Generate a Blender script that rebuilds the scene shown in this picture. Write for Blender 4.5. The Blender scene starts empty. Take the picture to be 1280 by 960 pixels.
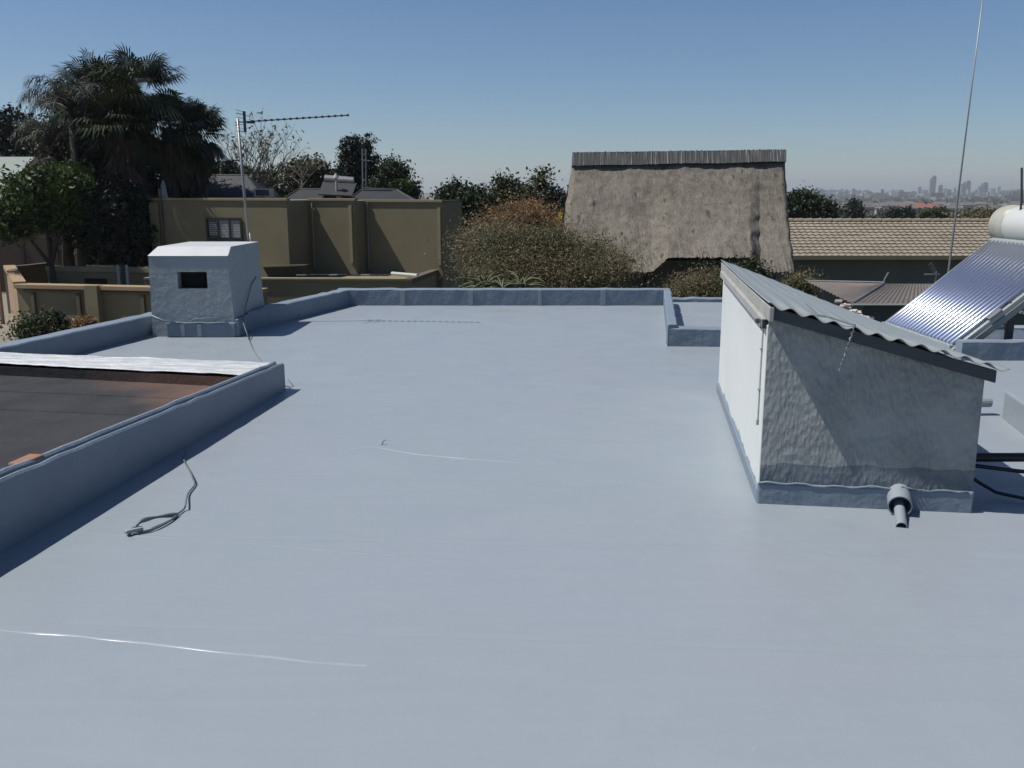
import bpy, math, random
import numpy as np
from mathutils import Vector, Matrix, noise as mnoise

R = math.radians
S = bpy.context.scene
# ------------------------------------------------------------------ camera
CAM = Vector((0.0, 0.0, 1.7)); FPX = 1150.0
PITCH = math.atan(240.0 / FPX)
cd = bpy.data.cameras.new('camera'); co = bpy.data.objects.new('camera', cd)
S.collection.objects.link(co); S.camera = co
co.location = CAM; co.rotation_euler = (math.pi/2 - PITCH, 0, 0)
cd.sensor_width = 36.0; cd.lens = 36.0 * FPX / 1280.0
cd.clip_start = 0.05; cd.clip_end = 30000
# ------------------------------------------------------------------ light
SUN_EL = 58.5; SUN_TO = Vector((-1.0, -0.07, 0)).normalized()
sun_vec = Vector((SUN_TO.x*math.cos(R(SUN_EL)), SUN_TO.y*math.cos(R(SUN_EL)), math.sin(R(SUN_EL))))
w = bpy.data.worlds.new('World'); S.world = w; w.use_nodes = True
nt = w.node_tree; bg = nt.nodes['Background']
sky = nt.nodes.new('ShaderNodeTexSky'); sky.sky_type = 'NISHITA'; sky.sun_disc = False
sky.sun_elevation = R(SUN_EL)
sky.sun_rotation = math.atan2(SUN_TO.x, SUN_TO.y)
sky.altitude = 2500; sky.air_density = 1.3; sky.dust_density = 1.3; sky.ozone_density = 7.5
nt.links.new(sky.outputs[0], bg.inputs[0]); bg.inputs[1].default_value = 0.073
ld = bpy.data.lights.new('sun', 'SUN'); ld.energy = 5.0; ld.angle = R(0.5); ld.color = (1.0, 0.965, 0.90)
lo = bpy.data.objects.new('sun', ld); S.collection.objects.link(lo)
lo.rotation_euler = sun_vec.to_track_quat('Z', 'Y').to_euler(); lo.location = (-20, 0, 40)
S.view_settings.view_transform = 'Standard'; S.view_settings.look = 'None'
S.view_settings.exposure = 0.14; S.view_settings.gamma = 1.0
S.cycles.max_bounces = 6; S.cycles.volume_bounces = 0; S.cycles.sample_clamp_indirect = 4.0

# ------------------------------------------------------------------ pixel -> world (photo pixels, 1280x960)
def ray(px, py):
    a = (px-640)/FPX; b = (480-py)/FPX
    return Vector((a, math.cos(PITCH)+b*math.sin(PITCH), -math.sin(PITCH)+b*math.cos(PITCH)))
def G(px, py, z=0.0):
    r = ray(px, py); t = (z-CAM.z)/r.z
    return CAM + r*t
def P(px, py, Y):
    r = ray(px, py); return CAM + r*(Y/r.y)
def ppm(Y): return FPX/Y          # photo pixels per metre, roughly

# ------------------------------------------------------------------ objects
WL = {}
def wloc(o): return WL.get(o.name, Vector((0, 0, 0)))
def tag(o, label=None, cat=None, group=None, kind=None):
    if label: o['label'] = label
    if cat: o['category'] = cat
    if group: o['group'] = group
    if kind: o['kind'] = kind
    return o
def empty(name, loc, label=None, cat=None, group=None, kind=None):
    o = bpy.data.objects.new(name, None); S.collection.objects.link(o)
    o.location = loc; o.empty_display_size = .2; WL[o.name] = Vector(loc)
    return tag(o, label, cat, group, kind)
def link_mesh(name, me, parent, origin):
    o = bpy.data.objects.new(name, me); S.collection.objects.link(o)
    if parent:
        o.parent = parent; o.location = origin - wloc(parent)
    else:
        o.location = origin
    WL[o.name] = Vector(origin)
    return o
class MB:
    def __init__(s): s.v = []; s.f = []; s.mi = []; s.m = 0
    def add(s, vs, fs):
        b = len(s.v); s.v += [tuple(v) for v in vs]; s.f += [tuple(i+b for i in f) for f in fs]
        s.mi += [s.m]*len(fs); return s
    def box(s, c, d, rz=0, rot=None):
        c = Vector(c); M = rot if rot is not None else Matrix.Rotation(rz, 3, 'Z')
        vs = [c + M @ Vector((x*d[0]/2, y*d[1]/2, z*d[2]/2)) for z in (-1, 1) for x, y in ((-1,-1),(1,-1),(1,1),(-1,1))]
        return s.add(vs, [(3,2,1,0),(4,5,6,7),(0,1,5,4),(1,2,6,5),(2,3,7,6),(3,0,4,7)])
    def bar(s, a, b, wd, ht):
        a = Vector(a); b = Vector(b); d = (b-a); L = d.length
        q = d.to_track_quat('X', 'Z').to_matrix()
        return s.box((a+b)/2, (L, wd, ht), rot=q)
    def prism(s, poly, z0, z1):
        n = len(poly); area = sum(poly[i][0]*poly[(i+1)%n][1]-poly[(i+1)%n][0]*poly[i][1] for i in range(n))
        if area < 0: poly = poly[::-1]
        f0 = z0 if callable(z0) else (lambda x, y: z0); f1 = z1 if callable(z1) else (lambda x, y: z1)
        vs = [(p[0], p[1], f0(p[0], p[1])) for p in poly] + [(p[0], p[1], f1(p[0], p[1])) for p in poly]
        fs = [tuple(range(n-1, -1, -1)), tuple(range(n, 2*n))]
        fs += [(i, (i+1) % n, (i+1) % n+n, i+n) for i in range(n)]
        return s.add(vs, fs)
    def tube(s, pts, r, seg=8, cap=True):
        pts = [Vector(p) for p in pts]; n = len(pts)
        rs = r if isinstance(r, (list, tuple)) else [r]*n
        vs = []; prev = None
        for i, p in enumerate(pts):
            t = (pts[min(i+1, n-1)]-pts[max(i-1, 0)]).normalized()
            if prev is None:
                u = t.cross(Vector((0, 0, 1)));
                if u.length < 1e-3: u = t.cross(Vector((1, 0, 0)))
            else: u = prev - t*prev.dot(t)
            u.normalize(); prev = u; v = t.cross(u)
            for k in range(seg):
                a = 2*math.pi*k/seg
                vs.append(p + (u*math.cos(a)+v*math.sin(a))*rs[i])
        fs = []
        for i in range(n-1):
            for k in range(seg):
                k2 = (k+1) % seg
                fs.append((i*seg+k, i*seg+k2, (i+1)*seg+k2, (i+1)*seg+k))
        if cap:
            fs.append(tuple(range(seg-1, -1, -1))); fs.append(tuple(range((n-1)*seg, n*seg)))
        return s.add(vs, fs)
    def grid(s, fn, nu, nv):
        vs = [fn(i/nu, j/nv) for j in range(nv+1) for i in range(nu+1)]
        fs = [(j*(nu+1)+i, j*(nu+1)+i+1, (j+1)*(nu+1)+i+1, (j+1)*(nu+1)+i) for j in range(nv) for i in range(nu)]
        return s.add(vs, fs)
    def build(s, name, mat, parent=None, bevel=0, smooth=False, origin=None):
        a = np.array(s.v)
        if origin is None:
            origin = Vector(((a[:,0].min()+a[:,0].max())/2, (a[:,1].min()+a[:,1].max())/2, a[:,2].min()))
        a = a - np.array(origin)
        me = bpy.data.meshes.new(name); me.from_pydata(a.tolist(), [], s.f)
        for m in (mat if isinstance(mat, (list, tuple)) else [mat]): me.materials.append(m)
        if any(s.mi): me.polygons.foreach_set('material_index', s.mi)
        if smooth: me.polygons.foreach_set('use_smooth', [True]*len(s.f))
        me.update()
        o = link_mesh(name, me, parent, Vector(origin))
        if bevel:
            b = o.modifiers.new('bevel', 'BEVEL'); b.width = bevel; b.segments = 2; b.limit_method = 'ANGLE'; b.angle_limit = R(35)
        return o
def quads_obj(name, V, mat, parent, origin, nq):
    """V: (n, nq, 3) array of separate polygons."""
    n = V.shape[0]; me = bpy.data.meshes.new(name)
    me.vertices.add(n*nq); me.vertices.foreach_set('co', (V.reshape(-1, 3)-np.array(origin)).ravel())
    me.loops.add(n*nq); me.loops.foreach_set('vertex_index', np.arange(n*nq))
    me.polygons.add(n); me.polygons.foreach_set('loop_start', np.arange(n)*nq); me.polygons.foreach_set('loop_total', np.full(n, nq))
    me.update(calc_edges=True); me.materials.append(mat)
    return link_mesh(name, me, parent, Vector(origin))

# ------------------------------------------------------------------ materials
def newmat(name):
    m = bpy.data.materials.new(name); m.use_nodes = True
    return m, m.node_tree, m.node_tree.nodes['Principled BSDF']
def N(nt, t, **kw):
    n = nt.nodes.new(t)
    for k, v in kw.items():
        if k in n.inputs: n.inputs[k].default_value = v
        else: setattr(n, k, v)
    return n
def mix(nt, fac, a, b):
    m = nt.nodes.new('ShaderNodeMix'); m.data_type = 'RGBA'
    for sock, val in ((m.inputs[0], fac), (m.inputs[6], a), (m.inputs[7], b)):
        if isinstance(val, bpy.types.NodeSocket): nt.links.new(val, sock)
        elif isinstance(val, (int, float)): sock.default_value = val
        else: sock.default_value = (*val, 1)
    return m.outputs[2]
def ramp(nt, src, a, b, ca=(0,0,0), cb=(1,1,1)):
    r = nt.nodes.new('ShaderNodeValToRGB'); r.color_ramp.elements[0].position = a; r.color_ramp.elements[1].position = b
    r.color_ramp.elements[0].color = (*ca, 1); r.color_ramp.elements[1].color = (*cb, 1)
    nt.links.new(src, r.inputs[0]); return r.outputs[0]
def coords(nt, scale=(1,1,1), space='Object'):
    tc = nt.nodes.new('ShaderNodeTexCoord'); mp = nt.nodes.new('ShaderNodeMapping')
    mp.inputs['Scale'].default_value = scale; nt.links.new(tc.outputs[space], mp.inputs[0]); return mp.outputs[0]
def noi(nt, vec, scale, detail=4, rough=.55):
    n = N(nt, 'ShaderNodeTexNoise', Scale=scale, Detail=detail, Roughness=rough); nt.links.new(vec, n.inputs['Vector']); return n.outputs[0]
def bump(nt, bsdf, h, strength, dist, prev=None):
    b = N(nt, 'ShaderNodeBump', Strength=strength, Distance=dist); nt.links.new(h, b.inputs['Height'])
    if prev: nt.links.new(prev, b.inputs['Normal'])
    nt.links.new(b.outputs[0], bsdf.inputs['Normal']); return b.outputs[0]
def surf(name, c1, c2=None, rough=.7, scale=2.0, bs=0, bd=.01, bscale=30, metal=0, spec=.5, stretch=(1,1,1), dirt=None, dirt_amt=.5):
    m, t, b = newmat(name); v = coords(t, stretch)
    c2 = c2 or tuple(x*.8 for x in c1)
    c1 = tuple(x*KS for x in c1); c2 = tuple(x*KS for x in c2); dirt = dirt and tuple(x*KS for x in dirt)
    col = mix(t, ramp(t, noi(t, v, scale), .3, .7), c1, c2)
    if dirt: col = mix(t, ramp(t, noi(t, v, scale*2.7, 6, .7), .52, .75, (0,0,0), (dirt_amt,)*3), col, dirt)
    t.links.new(col, b.inputs['Base Color'])
    b.inputs['Roughness'].default_value = rough; b.inputs['Metallic'].default_value = metal
    b.inputs['Specular IOR Level'].default_value = spec
    if bs: bump(t, b, noi(t, v, bscale, 5, .6), bs, bd)
    return m
def leafmat(name, c1, c2, c3=None, rough=.55, trans=.15):
    m, t, b = newmat(name)
    g = t.nodes.new('ShaderNodeNewGeometry')
    c1 = tuple(x*KL for x in c1); c2 = tuple(x*KL for x in c2); c3 = c3 and tuple(x*KL for x in c3)
    col = mix(t, g.outputs['Random Per Island'], c1, c2)
    if c3:
        v = coords(t); col = mix(t, ramp(t, noi(t, v, .9, 2), .42, .62), col, c3)
    t.links.new(col, b.inputs['Base Color']); b.inputs['Roughness'].default_value = rough
    b.inputs['Specular IOR Level'].default_value = .3
    if trans:
        tr = N(t, 'ShaderNodeBsdfTranslucent'); t.links.new(col, tr.inputs[0])
        ms = N(t, 'ShaderNodeMixShader'); ms.inputs[0].default_value = trans
        t.links.new(b.outputs[0], ms.inputs[1]); t.links.new(tr.outputs[0], ms.inputs[2])
        t.links.new(ms.outputs[0], t.nodes['Material Output'].inputs[0])
    return m

M = {}
KS, KL = .62, .8
# roof paint: blue grey liquid-applied rubber, semi gloss, with faint cloudy patches and roller marks
def deckmat(name, ca, cb, r0=.33, r1=.5, bs=.25, wr=.35):
    m, t, b = newmat(name); v = coords(t)
    n1 = noi(t, v, .35, 3, .6); n2 = noi(t, v, 2.3, 5, .6); n3 = noi(t, v, 45, 3, .6)
    col = mix(t, ramp(t, n1, .35, .65), ca, cb)
    col = mix(t, ramp(t, n2, .5, .8, (0,0,0), (.35,)*3), col, tuple(x*.9 for x in ca))
    sp = ramp(t, noi(t, v, 28, 2), .72, .78, (0,0,0), (.25,)*3); col = mix(t, sp, col, tuple(min(1,x*1.35) for x in ca))
    sv = coords(t, (1.2, 14, 1)); st = ramp(t, noi(t, sv, 1.0, 3), .4, .7, (0,0,0), (.16,)*3); col = mix(t, st, col, tuple(x*1.15 for x in cb)); n5 = noi(t, v, .9, 7, .72); col = mix(t, ramp(t, n5, .52, .56, (0,0,0), (.22,)*3), col, tuple(x*1.10 for x in ca)); col = mix(t, ramp(t, noi(t, v, 1.7, 8, .75), .58, .68, (0,0,0), (.25,)*3), col, (ca[0]*.86, ca[1]*.84, ca[2]*.80))
    t.links.new(col, b.inputs['Base Color'])
    rr = ramp(t, n2, .3, .7, (r0,)*3, (r1,)*3); t.links.new(rr, b.inputs['Roughness'])
    x = bump(t, b, n3, bs, .002); x = bump(t, b, noi(t, v, 3.5 if wr < .5 else 5.0, 4), wr, .012 if wr < .5 else .03, x); bump(t, b, noi(t, coords(t, (1.0, 7, 1)), 3.0, 4, .6), .22, .006, x)
    return m
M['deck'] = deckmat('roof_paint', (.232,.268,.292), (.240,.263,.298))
M['parapet'] = deckmat('shade_darkened_paint', (.172,.212,.258), (.16,.20,.245), .42, .6, .5, .6)  # same paint as the deck, darkened to stand in for shade on upright faces
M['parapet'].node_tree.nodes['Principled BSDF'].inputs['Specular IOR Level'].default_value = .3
M['silver'] = surf('silver_paint', (.98,.98,.97), (.62,.65,.68), rough=.42, scale=1.6, bs=1.0, bd=.03, bscale=3.2, stretch=(1.3,9,1), spec=.8, dirt=(.20,.23,.27), dirt_amt=1.0)
M['white_paint'] = surf('white_paint', (.72,.735,.72), (.68,.70,.69), rough=.55, scale=1.5, bs=.15, bd=.004, bscale=30)
M['cap_paint'] = surf('cap_paint', (.80,.81,.81), (.72,.74,.75), rough=.45, scale=3, bs=.2, bd=.004, bscale=40)
# stippled plaster, white above / roof paint band below
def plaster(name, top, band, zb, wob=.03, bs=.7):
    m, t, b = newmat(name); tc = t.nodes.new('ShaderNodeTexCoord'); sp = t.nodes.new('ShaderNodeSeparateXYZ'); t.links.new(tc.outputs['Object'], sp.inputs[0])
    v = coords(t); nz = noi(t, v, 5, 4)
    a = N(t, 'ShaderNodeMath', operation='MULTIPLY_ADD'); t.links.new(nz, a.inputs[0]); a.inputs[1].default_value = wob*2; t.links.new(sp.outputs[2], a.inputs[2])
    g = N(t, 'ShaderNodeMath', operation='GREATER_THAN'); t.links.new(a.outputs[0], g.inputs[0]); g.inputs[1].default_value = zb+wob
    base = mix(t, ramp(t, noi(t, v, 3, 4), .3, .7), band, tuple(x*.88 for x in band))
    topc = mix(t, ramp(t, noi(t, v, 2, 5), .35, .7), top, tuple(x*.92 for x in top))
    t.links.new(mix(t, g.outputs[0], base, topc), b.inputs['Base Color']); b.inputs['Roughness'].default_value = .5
    vo = N(t, 'ShaderNodeTexVoronoi', Scale=46.0); v2 = coords(t, (1,1,.45)); t.links.new(v2, vo.inputs['Vector'])
    h = N(t, 'ShaderNodeMath', operation='MULTIPLY_ADD'); t.links.new(noi(t, v2, 30, 6, .75), h.inputs[0]); h.inputs[1].default_value = 1.6
    t.links.new(vo.outputs[0], h.inputs[2]); mk = N(t, 'ShaderNodeMath', operation='MULTIPLY'); t.links.new(h.outputs[0], mk.inputs[0]); t.links.new(ramp(t, noi(t, v, 3.2, 3), .38, .62, (.25,)*3, (1.25,)*3), mk.inputs[1]); bump(t, b, mk.outputs[0], bs, .014)
    return m
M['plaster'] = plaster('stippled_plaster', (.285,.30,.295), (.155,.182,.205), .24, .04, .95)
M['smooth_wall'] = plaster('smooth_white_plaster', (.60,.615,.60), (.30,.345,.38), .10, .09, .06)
M['chim'] = surf('chimney_plaster', (.47,.51,.53), (.42,.46,.49), rough=.5, scale=3, bs=.9, bd=.025, bscale=8)
M['grit'] = leafmat('grit_specks', (.20,.24,.27), (.30,.34,.37), trans=0)
M['black'] = surf('black_void', (.008,.008,.01), rough=.9)
M['dark_membrane'] = None
def membrane():
    m, t, b = newmat('bitumen_membrane'); v = coords(t); tc = t.nodes.new('ShaderNodeTexCoord'); sp = t.nodes.new('ShaderNodeSeparateXYZ')
    t.links.new(tc.outputs['Object'], sp.inputs[0])
    a = N(t, 'ShaderNodeMath', operation='MULTIPLY_ADD'); t.links.new(noi(t, v, 2.5, 4), a.inputs[0]); a.inputs[1].default_value = .9; y6 = N(t, 'ShaderNodeMath', operation='MULTIPLY_ADD'); t.links.new(sp.outputs[1], y6.inputs[0]); y6.inputs[1].default_value = .8; t.links.new(sp.outputs[0], y6.inputs[2]); t.links.new(y6.outputs[0], a.inputs[2])
    base = mix(t, ramp(t, noi(t, v, 3, 6, .7), .3, .7), (.026,.027,.03), (.045,.045,.048))
    f = ramp(t, a.outputs[0], 0, 1)
    mr = N(t, 'ShaderNodeMapRange'); mr.inputs[1].default_value = -2.75-.35+6.05; mr.inputs[2].default_value = -2.2+6.05; t.links.new(a.outputs[0], mr.inputs[0])
    t.links.new(mix(t, mr.outputs[0], base, (.135,.08,.06)), b.inputs['Base Color'])
    b.inputs['Roughness'].default_value = .85; b.inputs['Specular IOR Level'].default_value = .2
    bump(t, b, noi(t, v, 18, 6, .7), .7, .012)
    return m
M['dark_membrane'] = membrane()
M['terracotta'] = surf('terracotta', (.45,.22,.13), (.38,.18,.1))
M['corr'] = surf('galvanised_painted_sheet', (.43,.47,.47), (.38,.42,.42), rough=.45, scale=3, dirt=(.5,.52,.5), dirt_amt=.3)
M['fascia'] = surf('fascia_board', (.08,.09,.10), (.06,.07,.078), rough=.6, stretch=(1,1,5))
M['fascia_white'] = surf('weathered_white_board', (.55,.54,.51), (.42,.42,.40), rough=.7, scale=6, dirt=(.2,.19,.18))
M['pvc'] = surf('painted_pvc', (.40,.45,.50), (.36,.41,.46), rough=.35)
M['cable'] = surf('black_cable', (.02,.022,.028), rough=.5)
M['gcable'] = surf('painted_cable', (.20,.24,.26), rough=.5)
M['wcable'] = surf('white_wire', (.55,.56,.55), rough=.5)
M['alu'] = surf('weathered_aluminium', (.42,.42,.41), (.3,.3,.3), rough=.45, metal=.5)
M['dkmetal'] = surf('dark_steel', (.07,.075,.08), rough=.5, metal=.3)
M['brass'] = surf('yellowed_bracket', (.28,.23,.12), rough=.6)
# neighbours
M['olive'] = surf('olive_plaster', (.30,.255,.15), (.26,.22,.13), rough=.85, scale=1.2, bs=.2, bd=.01, bscale=15)
M['olive_dk'] = surf('brown_olive_plaster', (.17,.145,.10), (.15,.125,.085), rough=.85, scale=1.2)
M['coping'] = surf('tan_coping', (.40,.34,.20), (.36,.30,.18), rough=.8, scale=3)
M['tanwall'] = surf('tan_wall_cap', (.48,.34,.19), (.42,.30,.17), rough=.85, scale=3)
M['pier'] = surf('peach_pier', (.50,.34,.22), (.44,.30,.19), rough=.85)
M['slate'] = surf('slate_roof', (.026,.029,.032), (.018,.021,.024), rough=.6, scale=4, bs=.4, bd=.02, bscale=8)
M['glass'] = surf('window_glass', (.02,.025,.03), rough=.08, spec=.8)
M['frame_dk'] = surf('window_frame', (.03,.03,.035), rough=.5)
M['blind'] = surf('white_blind', (.5,.51,.52), rough=.6)
M['paleroof'] = surf('pale_green_metal_roof', (.36,.40,.36), (.32,.36,.33), rough=.5)
M['pinkwall'] = surf('brown_pink_wall', (.14,.095,.075), (.11,.075,.06), rough=.9, scale=1)
M['shedwall'] = surf('grey_green_wall', (.17,.185,.165), (.145,.16,.145), rough=.85, scale=.8)
M['brownsheet'] = surf('brown_corrugated_sheet', (.23,.195,.165), (.15,.135,.12), rough=.6, scale=1.6, stretch=(1,4,1), dirt=(.28,.14,.09), dirt_amt=.7)
M['whitetank'] = surf('white_enamel', (.80,.81,.77), (.76,.77,.73), rough=.22, scale=2)
M['tankcap'] = surf('stained_tank_end', (.60,.60,.53), (.50,.48,.40), rough=.4, scale=5, dirt=(.42,.27,.18), dirt_amt=.6)
M['ladder'] = surf('frame_steel', (.30,.34,.35), (.26,.30,.31), rough=.4, metal=.3)
M['framelt'] = surf('pale_frame_rail', (.52,.56,.54), (.46,.50,.48), rough=.35, metal=.2)
m, t, b = newmat('evacuated_tube_glass'); b.inputs['Base Color'].default_value = (.55,.58,.70,1); b.inputs['Roughness'].default_value = .24
b.inputs['Metallic'].default_value = .9; b.inputs['Coat Weight'].default_value = .5; b.inputs['Coat Roughness'].default_value = .15
M['tube'] = m
M['bark'] = surf('bark', (.10,.085,.07), (.06,.05,.042), rough=.9, scale=8, bs=.6, bd=.03, bscale=10, stretch=(1,1,.3))
M['palmtrunk'] = surf('palm_trunk', (.06,.05,.042), (.03,.025,.02), rough=.95, scale=6, bs=.8, bd=.05, bscale=9, stretch=(.5,.5,3))
M['twig'] = surf('grey_twigs', (.20,.17,.145), (.14,.12,.105), rough=.9)
M['leaf_dark'] = leafmat('dark_leaves', (.018,.030,.012), (.035,.055,.02), trans=.08)
M['leaf_black'] = leafmat('very_dark_needles', (.010,.020,.014), (.022,.036,.02), trans=.05)
M['leaf_mid'] = leafmat('mid_green_leaves', (.035,.055,.02), (.06,.08,.025), (.05,.05,.02), trans=.12)
M['leaf_bright'] = leafmat('bright_leaves', (.05,.10,.02), (.11,.17,.03), (.03,.05,.015), trans=.2)
M['leaf_olive'] = leafmat('olive_hedge_leaves', (.18,.145,.085), (.28,.225,.135), (.15,.15,.075), trans=.3)
M['leaf_rust'] = leafmat('rusty_brown_leaves', (.26,.145,.07), (.38,.22,.11), (.22,.17,.09), trans=.3)
M['leaf_yellow'] = leafmat('yellow_leaves', (.50,.36,.03), (.62,.46,.05), trans=.2)
M['leaf_far'] = leafmat('far_leaves', (.03,.042,.02), (.065,.075,.035), (.08,.07,.045), trans=0)
M['frond'] = leafmat('palm_frond', (.022,.034,.016), (.05,.065,.03), trans=.1, rough=.4)
M['frond_grey'] = leafmat('grey_palm_frond', (.03,.038,.028), (.065,.075,.055), trans=.1, rough=.65)
M['frond_dead'] = leafmat('dead_frond', (.08,.06,.04), (.17,.13,.09), trans=.05)
M['aloe'] = leafmat('aloe_leaf', (.075,.09,.035), (.12,.125,.055), trans=.05)
def thatchmat():
    m, t, b = newmat('weathered_thatch'); v = coords(t)
    n1 = noi(t, v, .55, 4, .6); n2 = noi(t, v, 3, 6, .7); vs = coords(t, (34, 4, 4)); n3 = noi(t, vs, 1.0, 4, .7)
    col = mix(t, ramp(t, n1, .35, .66), (.102,.09,.076), (.168,.150,.126))
    col = mix(t, ramp(t, n2, .35, .7, (0,0,0), (.75,)*3), col, (.23,.208,.175))
    col = mix(t, ramp(t, n3, .50, .8, (0,0,0), (.8,)*3), col, (.062,.052,.042))
    vd = coords(t, (1.9, .75, .75)); blot = ramp(t, noi(t, vd, 2.4, 2, .5), .66, .73, (0,0,0), (.7,)*3); col = mix(t, blot, col, (.06,.052,.05))
    vp = coords(t, (1, .5, .42)); vo = N(t, 'ShaderNodeTexVoronoi', Scale=2.6); vo.inputs['Randomness'].default_value = 1; ad = N(t, 'ShaderNodeVectorMath', operation='ADD'); nz_ = N(t, 'ShaderNodeTexNoise', Scale=4.0); t.links.new(vp, nz_.inputs['Vector'])
    sc_ = N(t, 'ShaderNodeVectorMath', operation='SCALE'); sc_.inputs['Scale'].default_value = .12; t.links.new(nz_.outputs['Color'], sc_.inputs[0]); t.links.new(vp, ad.inputs[0]); t.links.new(sc_.outputs[0], ad.inputs[1]); t.links.new(ad.outputs[0], vo.inputs['Vector'])
    pit = ramp(t, vo.outputs[0], .07, .15, (.85,)*3, (0,0,0)); col = mix(t, pit, col, (.045,.038,.034))
    n9 = noi(t, coords(t, (3,1.3,1.3)), 7, 5, .8); col = mix(t, ramp(t, n9, .55, .7, (0,0,0), (.5,)*3), col, (.28,.26,.225)); col = mix(t, ramp(t, n9, .36, .46, (.6,)*3, (0,0,0)), col, (.075,.066,.058))
    t.links.new(col, b.inputs['Base Color']); b.inputs['Roughness'].default_value = .95; b.inputs['Specular IOR Level'].default_value = .1
    x = bump(t, b, n3, .7, .03); bump(t, b, n2, .55, .06, x)
    return m
M['thatch'] = thatchmat()
def ridgemat():
    m, t, b = newmat('ridge_capping'); v = coords(t, (17, .5, .5)); n = noi(t, v, 1.6, 3, .7)
    col = mix(t, ramp(t, n, .42, .56), (.065,.064,.062), (.13,.127,.123)); col = mix(t, ramp(t, n, .60, .64), col, (.42,.43,.43))
    t.links.new(col, b.inputs['Base Color']); b.inputs['Roughness'].default_value = .8; bump(t, b, n, .6, .03); return m
M['ridge'] = ridgemat()
M['tiles'] = surf('sand_concrete_tiles', (.40,.345,.265), (.33,.28,.21), rough=.85, scale=.7, dirt=(.22,.18,.13), dirt_amt=.5)
M['city'] = {}
def citymat(i, c):
    m, t, b = newmat('far_facade_%s' % 'abcdefgh'[i]); v = coords(t, (1,1,1))
    br = N(t, 'ShaderNodeTexBrick', Scale=.09); br.inputs['Mortar Size'].default_value = .12
    vv = coords(t, (1, 1, 1)); sp = t.nodes.new('ShaderNodeSeparateXYZ'); t.links.new(vv, sp.inputs[0])
    wv = N(t, 'ShaderNodeMath', operation='SINE'); ml = N(t, 'ShaderNodeMath', operation='MULTIPLY'); ml.inputs[1].default_value = 1.5
    t.links.new(sp.outputs[2], ml.inputs[0]); t.links.new(ml.outputs[0], wv.inputs[0])
    t.links.new(mix(t, ramp(t, wv.outputs[0], .3, .5), c, tuple(x*.55 for x in c)), b.inputs['Base Color']); b.inputs['Roughness'].default_value = .7
    return m
CM = [citymat(i, c) for i, c in enumerate([(.24,.235,.23), (.16,.155,.15), (.11,.115,.13), (.36,.36,.35), (.16,.12,.105), (.07,.075,.09)])]
M['redroof'] = surf('far_red_roof', (.34,.13,.08), (.28,.11,.07)); M['greyroof'] = surf('far_grey_roof', (.20,.19,.18)); M['creamwall'] = surf('far_cream_wall', (.62,.57,.48), (.55,.5,.43))
def groundmat():
    m, t, b = newmat('ground_cover'); v = coords(t)
    col = mix(t, ramp(t, noi(t, v, .02, 8, .7), .35, .65), (.05,.058,.028), (.12,.10,.06))
    col = mix(t, ramp(t, noi(t, v, .6, 5, .7), .45, .7, (0,0,0), (.6,)*3), col, (.09,.085,.05))
    t.links.new(col, b.inputs['Base Color']); b.inputs['Roughness'].default_value = .95; bump(t, b, noi(t, v, 5, 5), .5, .05); return m
M['ground'] = groundmat()
M['drive'] = surf('driveway_concrete', (.33,.29,.22), (.27,.235,.18), rough=.9, scale=1.5, bs=.3, bd=.01)
M['chunk'] = leafmat('mortar_chunks', (.45,.38,.33), (.55,.52,.5), trans=0)

# ------------------------------------------------------------------ terrain and driveway
GZ = -3.2
prof = [(0,GZ),(70,GZ),(200,-8),(500,-13.5),(1200,-21),(2500,-31),(4000,-24),(5000,-10),(6000,-2),(9000,-6),(14000,-10)]
def terr(x, y):
    d = math.hypot(x, y); z = prof[-1][1]
    for (a, za), (b_, zb) in zip(prof, prof[1:]):
        if d <= b_: z = za+(zb-za)*(d-a)/(b_-a); break
    if d > 150:
        k = min(1, (d-150)/800)
        z += k*3.0*mnoise.noise(Vector((x/420, y/420, 0)))
        k2 = min(1, max(0, (d-2800)/2000)); z += k2*12*mnoise.noise(Vector((x/1500+3, y/1500, 1)))
        if d > 3000 and x/y > .5 if y > 1 else False: z += min(1, (d-3000)/1500)*26*min(1, (x/y-.5)/.08)
    return z
mb = MB()
radii = [0, 20, 40, 70, 110, 160, 220, 300, 400, 520, 680, 880, 1150, 1500, 1900, 2400, 3000, 3600, 4200, 4800, 5400, 6000, 7000, 9000, 12000]
na = 144
vs = [(0,0,GZ)]
for r_ in radii[1:]:
    for k in range(na):
        a = 2*math.pi*k/na; x, y = r_*math.sin(a), r_*math.cos(a); vs.append((x, y, terr(x, y)))
fs = [(0, 1+(k+1)%na, 1+k) for k in range(na)]
for i in range(len(radii)-2):
    for k in range(na):
        k2 = (k+1)%na; fs.append((1+i*na+k, 1+i*na+k2, 1+(i+1)*na+k2, 1+(i+1)*na+k))
mb.add(vs, fs); o = mb.build('ground', M['ground'], smooth=True, origin=Vector((0,0,GZ))); tag(o, kind='structure')
mb = MB(); mb.prism([(-30,14),(-9,14),(-9.5,30),(-15,33.5),(-17.2,45),(-30,45)], GZ-.05, GZ+.02)
tag(mb.build('driveway', M['drive']), kind='structure')

# ------------------------------------------------------------------ our flat roofed house
house = empty('flat_roof_house', (0, 5, GZ), 'near house with glossy blue grey painted flat roof and low parapets', 'house')
T = .24
LO1 = G(0,435,T); LO2 = G(200,392,T)          # outer left parapet, inner top edge
LI1 = G(328,386,T); LI2 = G(440,360,T)        # left parapet beyond the chimney
d1 = (LO2-LO1).normalized(); d2 = (LI2-LI1).normalized()
LO0 = LO1 - d1*13
BY = G(640,382,0).y
BLc = Vector((LI2.x, BY, 0)); BR = G(829,382,0)
PB = G(357,487,0); PA = G(0,690,0); dp = (PB-PA).normalized(); PA0 = PB - dp*9; RISE = .25; nl = Vector((-dp.y, dp.x, 0))
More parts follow.
